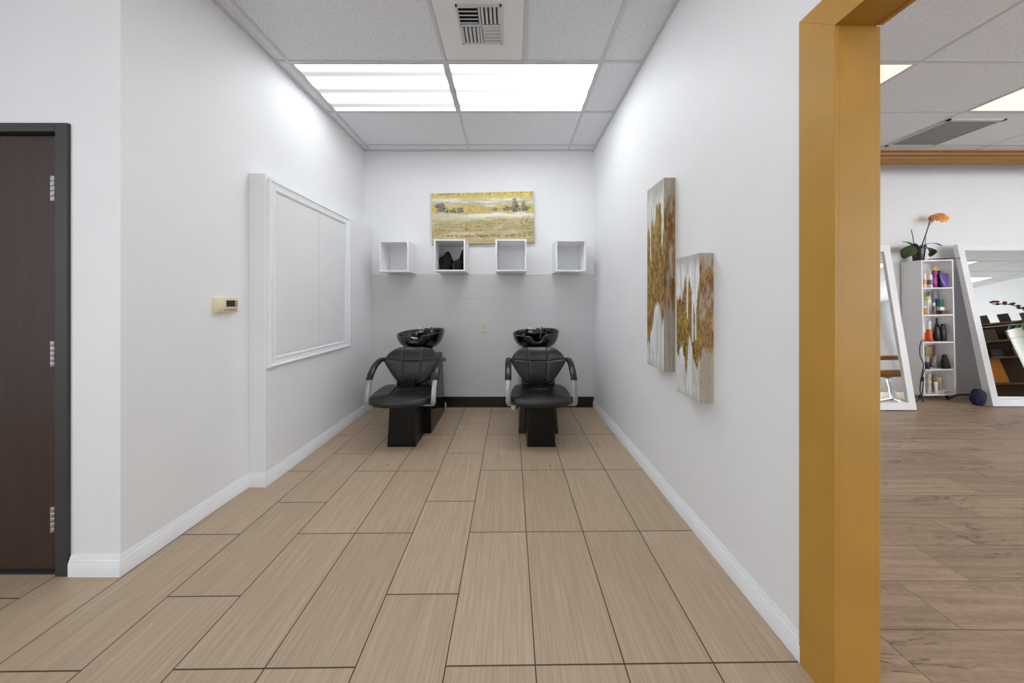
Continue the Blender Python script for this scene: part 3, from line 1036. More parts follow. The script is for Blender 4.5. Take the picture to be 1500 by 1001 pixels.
cb = 1.606 + 0.0165
lump('cloth', (-0.738, 3.50, cb), (0.074, 0.085, 0.120), 3, 'tall crumpled black cloth at the left side of the cube shelf', 'cloth', M_BLACKTOWEL, 'black cloths in the cube shelf')
lump('cloth', (-0.600, 3.40, cb), (0.046, 0.050, 0.066), 8, 'low crumpled black cloth in the middle of the cube shelf', 'cloth', M_BLACKTOWEL, 'black cloths in the cube shelf')
lump('cloth', (-0.562, 3.53, cb), (0.041, 0.05, 0.126), 12, 'narrow upright black cloth at the right side of the cube shelf', 'cloth', M_BLACKTOWEL, 'black cloths in the cube shelf')

# outlet
ot = thing('wall_outlet', 'ivory double outlet on the grey tiles between the shampoo chairs', 'outlet', (P(709, 479, ZB - 0.012).x, ZB - 0.012, 0.969))
M_IVORY = mat('ivory_plastic', rgb(214, 208, 196), 0.35, var=0.02)
MB().box(-0.040, 0.040, -0.006, 0, -0.063, 0.063).build('cover_plate', M_IVORY, ot, bevel=0.003)
MB().box(-0.019, 0.019, -0.009, -0.005, -0.036, 0.036).build('socket_block', M_IVORY, ot, bevel=0.002)
M_SLOT = mat('socket_slot', rgb(60, 56, 52), 0.6)
for zc in (-0.020, 0.020):
    s_ = MB()
    s_.box(-0.009, -0.006, -0.0098, -0.0088, zc - 0.004, zc + 0.008).box(0.006, 0.009, -0.0098, -0.0088, zc - 0.004, zc + 0.008).box(-0.0025, 0.0025, -0.0098, -0.0088, zc - 0.011, zc - 0.006)
    s_.build('socket_slots', M_SLOT, ot)
MB().box(-0.010, 0.010, -0.011, -0.0088, -0.004, 0.004).build('test_button', mat('grey_button', rgb(150, 146, 140), 0.4), ot)

# small screws left in the floor
for px, py in ((568, 682), (806, 682.7)):
    Z = FPX * HC / (py - HY)
    q = P(px, py, Z)
    lab = 'small dark bolt stub in the floor in front of the left shampoo chair' if px < 700 else 'small dark bolt stub in the floor in front of the right shampoo chair'
    o = MB().lathe([(0.0001, 0), (0.0055, 0), (0.005, 0.003), (0.003, 0.004), (0.0001, 0.0045)], (0, 0, 0), 14).build('floor_bolt', mat('dark_iron', rgb(60, 48, 38), 0.6), None, smooth=True)
    o.location = (q.x, q.y, 0)
    tag(o, lab, 'bolt', 'bolt stubs in the floor')


# ------------------------------------------------------------------ shampoo chairs
def cushion(outline, place, thick, bulge, seams, rings_n=34, groove=0.007, edge=0.35, cent=(0, 0)):
    """padded cushion: outline (list of u,v); place(u,v,d) -> point, d is height above the mid plane"""
    n = len(outline)
    mb = MB()
    prof = []
    for k in range(5):                                     # underside, centre to edge
        s = 0.02 + 0.90 * k / 4
        prof.append((s, -thick / 2))
    for k in range(1, 9):                                  # rounded edge
        a = -PI / 2 + PI * k / 9
        prof.append((0.92 + 0.08 * math.cos(a), math.sin(a) * thick / 2))
    for k in range(rings_n):                               # padded face, edge to centre
        s = 0.92 * (1 - k / (rings_n - 1)) + 0.012
        prof.append((s, thick / 2 + bulge * (1 - (s / 0.92) ** 2.4)))
    rings = []
    top_start = 13
    for i, (s, d) in enumerate(prof):
        ring = []
        for (u, v) in outline:
            uu, vv = cent[0] + (u - cent[0]) * s, cent[1] + (v - cent[1]) * s
            dd = d
            if i >= top_start - 3:
                g = 0
                for fn in seams:
                    g = max(g, math.exp(-(fn(uu, vv) / 0.0055) ** 2))
                dd -= groove * g * min(1, (i - top_start + 4) / 4)
            ring.append(place(uu, vv, dd))
        rings.append(ring)
    return mb.loft(rings)


def smooth_outline(pts, n=120):
    """closed Catmull-Rom through pts"""
    m = len(pts)
    out = []
    for i in range(n):
        t = i * m / n
        k = int(t); f = t - k
        p0, p1, p2, p3 = (Vector(pts[(k + j - 1) % m]) for j in range(4))
        q = 0.5 * ((2 * p1) + (p2 - p0) * f + (2 * p0 - 5 * p1 + 4 * p2 - p3) * f * f + (3 * p1 - p0 - 3 * p2 + p3) * f ** 3)
        out.append((q.x, q.y))
    return out


def shampoo_chair(label):
    # local frame: x to the right, y away from the camera, origin on the floor under the seat's middle (Y = 2.75 in the room)
    Y0 = 2.75
    t = thing('shampoo_chair', label, 'salon chair', group='black shampoo chairs by the back wall')
    Y = lambda a: a - Y0
    # pedestal under the seat
    MB().hexa([(-0.125, Y(2.65), 0), (0.125, Y(2.65), 0), (0.125, Y(2.93), 0), (-0.125, Y(2.93), 0)],
              [(-0.108, Y(2.66), 0.375), (0.108, Y(2.66), 0.375), (0.108, Y(2.93), 0.375), (-0.108, Y(2.93), 0.375)]).build('pedestal', M_BLACKSATIN, t, bevel=0.004)
    # basin cabinet behind
    mb = MB()
    mb.hexa([(-0.192, Y(2.92), 0), (0.192, Y(2.92), 0), (0.192, Y(3.54), 0), (-0.192, Y(3.54), 0)],
            [(-0.158, Y(3.02), 0.70), (0.158, Y(3.02), 0.70), (0.175, Y(3.46), 0.70), (-0.175, Y(3.46), 0.70)])
    bc = mb.build('basin_cabinet', M_BLACKGLOSS, t, bevel=0.006)
    MB().hexa([(-0.150, Y(2.912), 0.03), (0.150, Y(2.912), 0.03), (0.150, Y(2.922), 0.03), (-0.150, Y(2.922), 0.03)],
              [(-0.125, Y(2.985), 0.60), (0.125, Y(2.985), 0.60), (0.125, Y(3.005), 0.60), (-0.125, Y(3.005), 0.60)]).build('front_plate', M_BLACKGLOSS, bc, bevel=0.003)
    kb = MB().lathe([(0.0001, 0), (0.012, 0.0), (0.012, 0.016), (0.018, 0.018), (0.019, 0.034), (0.014, 0.040), (0.0001, 0.041)], (0, 0, 0), 18).build('side_knob', M_BLACKSATIN, bc, smooth=True)
    kb.location = (0.170, Y(3.32), 0.580); kb.rotation_euler = (0, PI / 2, 0)
    MB().box(-0.10, 0.10, Y(3.10), Y(3.34), 0.695, 0.80).build('basin_mount', M_BLACKSATIN, bc, bevel=0.01)
    # seat bracket
    MB().box(-0.05, 0.05, Y(2.88), Y(3.02), 0.44, 0.54).build('back_bracket', M_BLACKSATIN, t, bevel=0.006)
    MB().box(-0.16, 0.16, Y(2.64), Y(2.90), 0.372, 0.386).build('seat_plate', M_BLACKSATIN, t)
    # seat
    so = smooth_outline([(-0.258, -0.06), (-0.235, -0.155), (-0.15, -0.198), (0, -0.21), (0.15, -0.198), (0.235, -0.155), (0.258, -0.06), (0.245, 0.06), (0.215, 0.16), (0.16, 0.205), (0.08, 0.19), (0, 0.185), (-0.08, 0.19), (-0.16, 0.205), (-0.215, 0.16), (-0.245, 0.06)])

    def seat_place(u, v, d):
        lift = 0.030 * (abs(u) / 0.26) ** 2 * sstep(-0.15, 0.18, np.float64(v)) + 0.012 * max(0, (v + 0.05) / 0.25)
        dip = -0.016 * max(0, (-v - 0.10) / 0.11) ** 2
        return Vector((u, Y(2.765) + v, 0.412 + d + float(lift) + dip))
    seams = [lambda u, v: u - (-0.085 - 0.10 * v), lambda u, v: u - (0.085 + 0.10 * v), lambda u, v: (v - 0.03) if abs(u) < 0.09 else 1.0]
    cushion([(u * 1.05, v * 1.02) for u, v in so], seat_place, 0.062, 0.020, seams).build('seat', M_LEATHER, t, smooth=True, angle=70)
    # backrest
    bo = smooth_outline([(u_, v_ if v_ > 0 else v_ * 1.2) for u_, v_ in [(0, 0.152), (0.09, 0.151), (0.16, 0.136), (0.222, 0.092), (0.260, 0.030), (0.258, -0.010), (0.215, -0.068), (0.165, -0.124), (0.12, -0.160), (0.05, -0.173), (0, -0.175), (-0.05, -0.173), (-0.12, -0.160), (-0.165, -0.124), (-0.215, -0.068), (-0.258, -0.010), (-0.260, 0.030), (-0.222, 0.092), (-0.16, 0.136), (-0.09, 0.151)]])
    tilt = 0.30

    def back_place(u, v, d):
        w_ = d - 0.055 * (u / 0.26) ** 2 * -1.0
        return Vector((u, Y(2.985) + v * math.sin(tilt) - w_ * math.cos(tilt), 0.675 + v * math.cos(tilt) - (w_ * math.sin(tilt)) * -1.0))
    seams = [lambda u, v: u - (-0.090 - 0.06 * v), lambda u, v: u - (0.090 + 0.06 * v), lambda u, v: v - 0.004 - 0.02 * (u / 0.26) ** 2]
    cushion(bo, back_place, 0.062, 0.034, seams).build('backrest', M_LEATHER, t, smooth=True, angle=70)
    # arms
    raw = [(3.00, 0.694), (2.955, 0.703), (2.90, 0.706), (2.82, 0.692), (2.745, 0.655), (2.685, 0.602), (2.645, 0.540), (2.625, 0.475), (2.615, 0.415)]
    curve = []
    m = len(raw)
    for i in range((m - 1) * 5 + 1):
        k = min(i // 5, m - 2); f = (i - 5 * k) / 5
        p0, p1, p2, p3 = (Vector(raw[min(max(k + j - 1, 0), m - 1)]) for j in range(4))
        curve.append(0.5 * ((2 * p1) + (p2 - p0) * f + (2 * p0 - 5 * p1 + 4 * p2 - p3) * f * f + (3 * p1 - p0 - 3 * p2 + p3) * f ** 3))
    for s in (-1, 1):
        x = s * 0.290
        mb = MB()
        pts = [(x, Y(q.x), q.y) for q in curve] + [(x - s * 0.002, Y(2.613), 0.398), (x - s * 0.012, Y(2.615), 0.386)]
        mb.sweep(pts, 0.021, 0.006)
        mb.box(min(x, x - s * 0.17), max(x, x - s * 0.17), Y(2.600), Y(2.640), 0.376, 0.388)
        ar = mb.build('armrest', M_BRUSHED, t, smooth=True, angle=40)
        pad = MB()
        sub = [q for q in curve if q.y > 0.575]
        pad.sweep([(x, Y(q.x), q.y + 0.006) for q in sub], 0.029, 0.021, 5, round_=0.5)
        pad.build('arm_pad', M_LEATHER, ar, smooth=True, angle=60)
        MB().tube([(x - s * 0.0, Y(2.99), 0.690), (x - s * 0.05, Y(3.0), 0.686), (x - s * 0.10, Y(3.01), 0.682)], 0.008, 8).build('arm_pin', M_BRUSHED, ar, smooth=True)
    # basin
    bx, by, bz = 0.0, Y(3.225), 0.788
    na, rings = 72, []
    prof = [(0.04, 0.0, 0), (0.50, 0.0, 0), (0.71, 0.10, 0), (0.84, 0.30, 0), (0.93, 0.55, 0), (0.98, 0.82, 0), (0.995, 0.96, 1), (1.0, 1.0, 1), (0.99, 1.03, 1), (0.965, 1.035, 1), (0.945, 1.0, 1), (0.925, 0.9, 1),
            (0.87, 0.62, 0), (0.76, 0.38, 0), (0.55, 0.18, 0), (0.25, 0.12, 0), (0.04, 0.11, 0)]
    for (r, hgt, rim) in prof:
        ring = []
        for k in range(na):
            a = 2 * PI * k / na
            ca, sa = math.cos(a), math.sin(a)
            front = max(0.0, -sa)
            notch = 0.066 * math.exp(-((ca * 0.245) / 0.052) ** 4) * (1 if sa < 0 else 0)
            yy = sa * 0.232 * r
            if sa > 0:
                yy = (abs(sa) ** 0.8) * 0.225 * r
            H = 0.160 + yy * 0.085 + 0.060 * ca * 0.245
            z = hgt * H - notch * sstep(0.45, 1.0, np.float64(hgt))
            pull = 0.03 * (notch / 0.066) * sstep(0.5, 1.0, np.float64(hgt))
            ring.append((bx + ca * 0.247 * r, by + yy + float(pull), bz + float(z)))
        rings.append(ring)
    bs = MB().loft(rings).build('basin', M_BASIN, t, smooth=True, angle=60)
    MB().box(-0.075, 0.095, by + 0.115, by + 0.185, bz + 0.125, bz + 0.145).build('faucet_deck', M_BASIN, bs, bevel=0.006)
    fa = MB()
    fa.lathe([(0.0001, 0), (0.018, 0), (0.018, 0.010), (0.012, 0.016), (0.012, 0.026), (0.024, 0.030), (0.027, 0.038), (0.025, 0.050), (0.014, 0.055), (0.0001, 0.056)], (-0.055, by + 0.150, bz + 0.144), 20)
    fa.build('faucet_knob', M_CHROME, bs, smooth=True)
    sp_ = MB()
    sp_.tube([(-0.028, by + 0.150, bz + 0.144), (-0.024, by + 0.146, bz + 0.180), (-0.008, by + 0.115, bz + 0.190), (0.010, by + 0.080, bz + 0.180)], [0.015, 0.015, 0.014, 0.011], 14)
    sp_.build('faucet_spout', M_CHROME, bs, smooth=True)
    ho = MB()
    ho.lathe([(0.0001, 0), (0.018, 0), (0.018, 0.008), (0.012, 0.012), (0.013, 0.030), (0.021, 0.036), (0.021, 0.046), (0.0001, 0.047)], (0.075, by + 0.150, bz + 0.144), 18)
    ho.build('spray_holder', M_CHROME, bs, smooth=True)
    MB().tube([(0.075, by + 0.150, bz + 0.19), (0.078, by + 0.135, bz + 0.198), (0.070, by + 0.11, bz + 0.16), (0.05, by + 0.07, bz + 0.08)], 0.008, 10).build('spray_hose', M_CORD, bs, smooth=True)
    # waste pipe at the wall
    return t


c1 = shampoo_chair('black shampoo chair with basin, nearest the left wall')
c1.location = (-0.955, 2.75, 0)
c2 = copy_tree(c1)
c2.location = (0.268, 2.75, 0)
[c for c in c1.children if c.name.startswith('seat') and 'plate' not in c.name][0].location.x -= 0.018
c2['label'] = 'black shampoo chair with basin, nearest the right wall'

M_PVC = mat('white_pvc', rgb(222, 222, 216), 0.4, var=0.02)
for (x, lab) in ((-0.800 , 'white pipe stub at the floor behind the left shampoo chair'), (0.035, 'white pipe stub at the floor behind the right shampoo chair')):
    o = MB().lathe([(0.0001, 0), (0.030, 0), (0.030, 0.030), (0.036, 0.032), (0.036, 0.06), (0.026, 0.062), (0.026, 0.075), (0.0001, 0.076)], (0, 0, 0), 20).build('pipe_stub', M_PVC, None, smooth=True)
    o.location = (x, 3.60, 0)
    tag(o, lab, 'pipe', 'white pipe stubs behind the shampoo chairs')
# ------------------------------------------------------------------ salon: leaning mirrors
M_MIRROR = mat('silvered_glass', rgb(232, 236, 236), 0.015, 1.0, var=0.0)


def leaning_mirror(x0, x1, zb, lean, length, label):
    t = thing('leaning_mirror', label, 'mirror', (x0, zb, 0.010), (-lean, 0, 0), 'white framed mirrors leaning in the next room')
    wd, fw, dp = x1 - x0, 0.082, 0.066
    dt = 0.040                                          # the frame gets thinner towards its top
    for x0_, x1_ in ((0, fw), (wd - fw, wd)):
        MB().hexa([(x0_, 0, 0), (x1_, 0, 0), (x1_, dp, 0), (x0_, dp, 0)], [(x0_, 0, length), (x1_, 0, length), (x1_, dt, length), (x0_, dt, length)]).build('frame_stile', M_LAM, t, bevel=0.002)
    MB().box(fw, wd - fw, 0, dp, 0, fw).build('frame_rail', M_LAM, t, bevel=0.002)
    MB().box(fw, wd - fw, 0, 0.040, length - fw, length).build('frame_rail', M_LAM, t, bevel=0.002)
    MB().box(fw, wd - fw, 0.016, 0.022, fw, length - fw).build('mirror_glass', M_MIRROR, t)
    MB().box(fw, wd - fw, 0.024, 0.034, fw, length - fw).build('backing_board', M_LAM, t)
    return t


leaning_mirror(3.58, 4.733, 3.53, 0.129, 1.985, 'white framed leaning mirror between the gold post and the shelf unit')
leaning_mirror(5.825, 7.02, 3.657, 0.147, 2.035, 'white framed leaning mirror beside the shelf unit, reflecting ceiling lights')

# ------------------------------------------------------------------ salon: shelf unit and what stands on it
CX, CZ, CROLL = 5.328, 3.905, -0.022
CMAT = Matrix.Translation((CX, CZ, 0)) @ Matrix.Rotation(CROLL, 4, 'Y')
cab = thing('shelf_unit', 'narrow white open shelf unit between the two leaning mirrors', 'shelf unit', (CX, CZ, 0), (0, CROLL, 0))
CWD, CDP, th = 0.415, 0.205, 0.017
SH = [0.076, 0.396, 0.752, 1.103, 1.452]            # upper faces of the boards things stand on
for z0, z1 in ((0.076 - th, 0.742), (0.744, 1.808 - th - 0.0004)):
    MB().box(0, th, 0, CDP, z0, z1).build('side_panel', M_LAM, cab, bevel=0.001)
    MB().box(CWD - th, CWD, 0, CDP, z0, z1).build('side_panel', M_LAM, cab, bevel=0.001)
    MB().box(th, CWD - th, CDP - 0.006, CDP, z0, z1).build('back_panel', M_LAM, cab)
for k, z in enumerate(SH):
    MB().box(th, CWD - th, 0.002 if k != 1 else 0.012, CDP - 0.006, z - th, z).build('shelf_board', M_LAM, cab, bevel=0.001)
MB().box(0, CWD, 0, CDP, 1.808 - th, 1.8085).build('top_board', M_LAM, cab, bevel=0.001)
for x in (0.03, CWD - 0.03):
    for y in (0.06, CDP - 0.03):
        MB().lathe([(0.0001, -0.004), (0.015, -0.004), (0.015, 0.058), (0.0001, 0.058)], (x, y, 0), 14).build('foot', M_CORD, cab)


def shelf_spot(px, k, depth, hw=0.03):
    """world matrix of a spot on shelf board k straight behind picture column px, kept between the side panels"""
    Z = CZ + depth
    X = (px - VX) * Z / FPX
    z = SH[k] if k < 5 else 1.8085
    xl = (X - CX) / math.cos(CROLL) - math.tan(CROLL) * z
    if k < 5:
        xl = min(max(xl, th + hw + 0.0015), CWD - th - hw - 0.0015)
    return CMAT @ Matrix.Translation((xl, depth, z + 0.0008))


PXM = 3.97 / FPX
OBL = 1.82                                          # seen this far off axis a round thing looks this much wider than it is


def onshelf(name, label, cat, px, k, depth, rotz=0.0, group='salon products on the shelf unit', hw=0.03):
    t = thing(name, label, cat, group=group)
    t.matrix_world = shelf_spot(px, k, depth, hw) @ Matrix.Rotation(rotz, 4, 'Z')
    return t


def bottle(name, label, cat, px, k, depth, wpx, hpx, body, cap=None, capw=0.5, caph=0.18, shoulder=0.12, flat=1.0, rough=0.35, label_col=None):
    r, h = wpx * PXM / 2 / OBL * 1.2, hpx * PXM
    t = onshelf(name, label, cat, px, k, depth, hw=r)
    hb = h * (1 - caph) if cap else h
    prof = [(0.0001, 0), (r * 0.92, 0), (r, 0.004), (r, hb * (1 - shoulder))]
    prof += [(r * (1 - (1 - capw) * 0.35), hb * (1 - shoulder * 0.45)), (r * max(capw, 0.2) * 0.95, hb * 0.995), (0.0001, hb)]
    MB().lathe(prof, (0, 0, 0), 20, 1.0, flat).build('bottle_body', mat(name + '_' + '%d_%d_%d' % body, rgb(*body), rough), t, smooth=True)
    if cap:
        rc = r * capw
        MB().lathe([(0.0001, hb + 0.0005), (rc, hb + 0.0005), (rc, h * 0.985), (rc * 0.85, h), (0.0001, h)], (0, 0, 0), 18, 1.0, flat).build('bottle_cap', mat('cap_%d_%d_%d' % cap, rgb(*cap), 0.35), t, smooth=True)
    if label_col:
        MB().lathe([(r * 1.004, hb * 0.22), (r * 1.012, hb * 0.23), (r * 1.012, hb * 0.55), (r * 1.004, hb * 0.56)], (0, 0, 0), 20, 1.0, flat).build('printed_band', mat('band_%d_%d_%d' % label_col, rgb(*label_col), 0.4), t, smooth=True)
    return t


def carton(name, label, cat, px, k, depth, wpx, hpx, dep, body, rotz=0.0, zoff=0.0, lid=None):
    W0 = wpx * PXM
    dep = min(dep, 0.4 * W0)
    w_, h_ = (W0 - 1.1 * dep) / 2, hpx * PXM
    t = onshelf(name, label, cat, px, k, depth, rotz, hw=w_ + 0.002)
    if zoff:
        t.matrix_world = t.matrix_world @ Matrix.Translation((0, 0, zoff))
    MB().box(-w_, w_, -dep / 2, dep / 2, 0, h_).build('carton_body', mat('carton_%d_%d_%d' % body, rgb(*body), 0.5, var=0.05), t, bevel=0.002)
    if lid:
        MB().box(-w_ * 0.98, w_ * 0.98, -dep / 2 - 0.001, dep / 2 + 0.001, h_ * 0.8, h_ + 0.002).build('carton_lid', mat('carton_%d_%d_%d' % lid, rgb(*lid), 0.5), t, bevel=0.002)
    return t


# top shelf
bottle('hair_spray', 'cream spray can with orange print at the left end of the top shelf', 'bottle', 1353.6, 4, 0.055, 7.2, 25, (236, 224, 206), (232, 216, 200), 0.55, 0.14, 0.12, label_col=(226, 164, 104))
bottle('shampoo_bottle', 'slim dark capped bottle behind the cream spray can on the top shelf', 'bottle', 1350.2, 4, 0.150, 6, 29, (226, 206, 196), (54, 40, 40), 0.5, 0.14)
bottle('pump_bottle', 'white bottle with a narrow tip and grey print on the top shelf', 'bottle', 1362.3, 4, 0.055, 7.2, 25, (238, 232, 226), (240, 238, 234), 0.42, 0.18, 0.16, label_col=(120, 108, 116))
bottle('shampoo_bottle', 'magenta bottle with a yellow cap on the top shelf', 'bottle', 1369.2, 4, 0.085, 7.0, 30, (168, 44, 138), (228, 196, 30), 0.85, 0.16, 0.08, label_col=(196, 96, 176))
bottle('shampoo_bottle', 'black bottle between the magenta bottle and the purple pouch', 'bottle', 1376.0, 4, 0.105, 6.6, 25, (40, 28, 38), (30, 24, 30), 0.6, 0.2, 0.1)
t = onshelf('refill_pouch', 'glossy purple stand-up pouch at the right end of the top shelf', 'pouch', 1384.0, 4, 0.038, hw=0.055)
rings = []
for f, wq, dq in ((0, 0.028, 0.018), (0.03, 0.031, 0.022), (0.3, 0.040, 0.019), (0.6, 0.047, 0.013), (0.9, 0.053, 0.005), (1.0, 0.054, 0.002)):
    rings.append([(wq * math.copysign(abs(math.cos(a)) ** 0.6, math.cos(a)), dq * math.copysign(abs(math.sin(a)) ** 0.8, math.sin(a)), f * 0.176) for a in [2 * PI * i / 28 for i in range(28)]])
MB().loft(rings).build('pouch_body', mat('purple_foil', rgb(98, 62, 150), 0.22), t, smooth=True)
MB().box(-0.052, 0.052, -0.0035, 0.0035, 0.166, 0.178).build('pouch_seal', mat('purple_seal', rgb(84, 52, 132), 0.3), t)
# second shelf
bottle('honey_jar', 'amber yellow jar at the front left of the second shelf', 'jar', 1354.3, 3, 0.035, 7.4, 13, (196, 152, 34), (226, 216, 206), 0.75, 0.3, 0.1)
bottle('lotion_bottle', 'white bottle with an orange cap behind the yellow sponge', 'bottle', 1351.0, 3, 0.160, 7.5, 32, (226, 222, 218), (208, 150, 62), 0.8, 0.2, 0.1)
wt = carton('tall_box', 'tall white box under the yellow sponge on the second shelf', 'box', 1359.7, 3, 0.095, 9.5, 22, 0.05, (232, 228, 222))
y_ = onshelf('yellow_sponge', 'bright yellow sponge lying on the tall white box', 'sponge', 1358.6, 3, 0.095)
y_.matrix_world = y_.matrix_world @ Matrix.Translation((0, 0, 22 * PXM + 0.001)) @ Matrix.Rotation(0.0, 4, 'Y')
MB().box(-0.030, 0.024, -0.016, 0.016, 0, 0.034).build('sponge_body', mat('yellow_sponge', rgb(216, 202, 26), 0.85, var=0.15, scale=60, bumpy=0.5), y_, bevel=0.01, bseg=3)
bottle('lotion_bottle', 'pale bottle with a grey cap near the back of the second shelf', 'bottle', 1361.5, 3, 0.160, 5.5, 33, (226, 222, 214), (110, 112, 112), 0.6, 0.18)
carton('tall_box', 'tall blue grey carton at the back of the second shelf', 'box', 1369.2, 3, 0.140, 8.5, 34, 0.03, (158, 162, 182))
bottle('dropper_bottle', 'small clear purple bottle with a white cap on the second shelf', 'bottle', 1368.2, 3, 0.050, 5.6, 17, (124, 104, 112), (236, 232, 228), 0.6, 0.3, 0.2)
carton('flat_box', 'flat brown box at the front of the second shelf', 'box', 1381.0, 3, 0.045, 16.5, 5.6, 0.05, (96, 66, 58))
carton('small_box', 'small white box lying on the flat brown box', 'box', 1377.8, 3, 0.045, 10.5, 5.0, 0.035, (236, 228, 214), zoff=5.6 * PXM + 0.001)
t = onshelf('jar_stand', 'clear plastic stand holding the teal tub on the second shelf', 'stand', 1383.5, 3, 0.100, hw=0.030)
MB().lathe([(0.0001, 0), (0.017, 0), (0.017, 0.095), (0.0001, 0.095)], (0, 0, 0), 18).build('stand_body', mat('frosted_plastic', rgb(186, 190, 186), 0.3), t, smooth=True)
t = onshelf('teal_tub', 'teal tub standing on the clear plastic stand on the second shelf', 'tub', 1383.5, 3, 0.100, hw=0.030)
t.matrix_world = t.matrix_world @ Matrix.Translation((0, 0, 0.0965))
MB().lathe([(0.0001, 0), (0.021, 0), (0.027, 0.090), (0.029, 0.092), (0.029, 0.104), (0.0001, 0.104)], (0, 0, 0), 24).build('tub_body', mat('teal_plastic', rgb(26, 116, 112), 0.3), t, smooth=True)
# third shelf
bottle('orange_bottle', 'orange bottle with a white top at the left end of the third shelf', 'bottle', 1353.0, 2, 0.060, 6.0, 25, (226, 82, 26), (228, 226, 222), 0.92, 0.48, 0.03)
bottle('orange_bottle', 'larger orange bottle with sloping shoulders and a white top on the third shelf', 'bottle', 1361.0, 2, 0.075, 9.6, 30, (228, 86, 24), (232, 230, 226), 0.72, 0.42, 0.65)


def hair_dryer(label, px, depth, rz):
    t = onshelf('hair_dryer', label, 'hair dryer', px, 2, depth, rz, hw=0.05)
    md = mat('dryer_black', rgb(26, 25, 28), 0.28)
    rg = []
    for s, r in ((-0.075, 0.001), (-0.075, 0.024), (-0.055, 0.031), (0.0, 0.034), (0.045, 0.030), (0.08, 0.024), (0.11, 0.022), (0.11, 0.001)):
        rg.append([(0.85 * r * math.sin(a), 0.85 * r * math.cos(a), 0.075 + s) for a in [2 * PI * i / 22 for i in range(22)]])
    MB().loft(rg).build('dryer_barrel', md, t, smooth=True)
    MB().tube([(0.0, 0.0, 0.06), (0.022, 0.0, 0.09), (0.032, 0.0, 0.125)], [0.015, 0.013, 0.011], 14).build('dryer_handle', md, t, smooth=True)
    return t


t = hair_dryer('glossy black hair dryer standing on its nozzle on the third shelf', 1372.0, 0.045, 0.35)
bottle('black_bottle', 'tall black bottle with a thin neck behind the hair dryer', 'bottle', 1376.0, 2, 0.140, 6.0, 33, (28, 26, 28), (24, 22, 24), 0.5, 0.25, 0.2)
bottle('black_bottle', 'short black bottle with a wide cap on the third shelf', 'bottle', 1380.2, 2, 0.050, 8.0, 22, (24, 22, 26), (34, 32, 36), 0.8, 0.3, 0.1)
bottle('black_bottle', 'black bottle with a square cap, last in the row on the third shelf', 'bottle', 1388.2, 2, 0.075, 8.4, 25, (30, 29, 31), (22, 21, 23), 0.7, 0.28, 0.08)
# fourth shelf
bottle('blue_jar', 'dark blue jar with a pale lid at the left end of the fourth shelf', 'jar', 1357.0, 1, 0.060, 9.0, 18, (36, 32, 62), (186, 176, 186), 0.92, 0.45, 0.05)
t = onshelf('product_caddy', 'grey wire caddy packed with small bottles on the fourth shelf', 'caddy', 1371.0, 1, 0.100, hw=0.066)
mc = mat('caddy_wire', rgb(96, 92, 90), 0.35, 0.6)
cw_, cd_, ch_ = 0.046, 0.030, 0.075
mb = MB().box(-cw_, cw_, -cd_, cd_, 0, 0.004)
for z in (0.03, ch_):
    mb.tube([(-cw_, -cd_, z), (cw_, -cd_, z)], 0.0022, 6).tube([(-cw_, cd_, z), (cw_, cd_, z)], 0.0022, 6)
    mb.tube([(-cw_, -cd_, z), (-cw_, cd_, z)], 0.0022, 6).tube([(cw_, -cd_, z), (cw_, cd_, z)], 0.0022, 6)
for x in [-cw_ + 2 * cw_ * i / 5 for i in range(6)]:
    mb.tube([(x, -cd_, 0.002), (x, -cd_, ch_)], 0.0018, 6).tube([(x, cd_, 0.002), (x, cd_, ch_)], 0.0018, 6)
mb.tube([(-cw_, 0, ch_), (-cw_, 0, 0.165), (-cw_ + 0.02, 0, 0.172), (-cw_ + 0.03, 0, 0.168)], 0.003, 8)
mb.build('caddy_frame', mc, t)
for i, (x, y, r, h, c, lab) in enumerate(((-0.029, -0.013, 0.0115, 0.11, (206, 196, 190), 'pale pink tube at the left of the wire caddy'), (0.0, -0.014, 0.012, 0.085, (146, 132, 108), 'brown jar at the front of the wire caddy'),
                                          (0.029, -0.013, 0.0115, 0.10, (220, 216, 212), 'white tube at the right of the wire caddy'), (-0.016, 0.013, 0.012, 0.135, (206, 200, 196), 'white bottle at the back left of the wire caddy'), (0.016, 0.013, 0.012, 0.15, (232, 228, 226), 'tall white bottle at the back of the wire caddy'))):
    b = MB().lathe([(0.0001, 0), (r, 0), (r, h * 0.72), (r * 0.6, h * 0.8), (r * 0.6, h), (0.0001, h)], (0, 0, 0), 16).build('small_bottle', mat('mini_%d_%d_%d' % c, rgb(*c), 0.4), None, smooth=True)
    b.matrix_world = t.matrix_world @ Matrix.Translation((x, y, 0.005))
    tag(b, lab, 'bottle', 'small bottles in the wire caddy')
t = onshelf('black_pouch', 'black mesh pouch leaning at the right end of the fourth shelf', 'pouch', 1390.0, 1, 0.036, hw=0.062)
rings = []
for f, x0, x1, dq in ((0, -0.040, 0.058, 0.020), (0.05, -0.042, 0.060, 0.023), (0.4, -0.040, 0.042, 0.021), (0.8, -0.036, 0.022, 0.017), (0.95, -0.032, 0.014, 0.010), (1.0, -0.028, 0.010, 0.005)):
    cxx, hw = (x0 + x1) / 2, (x1 - x0) / 2
    rings.append([(cxx + hw * math.copysign(abs(math.cos(a)) ** 0.6, math.cos(a)), dq * math.copysign(abs(math.sin(a)) ** 0.8, math.sin(a)), f * 0.185) for a in [2 * PI * i / 28 for i in range(28)]])
MB().loft(rings).build('pouch_body', mat('black_mesh_cloth', rgb(20, 19, 20), 0.7, var=0.3, scale=40), t, smooth=True)
carton('flat_box', 'tan box at the back of the fourth shelf', 'box', 1359.0, 1, 0.172, 14.0, 30, 0.035, (176, 150, 122))
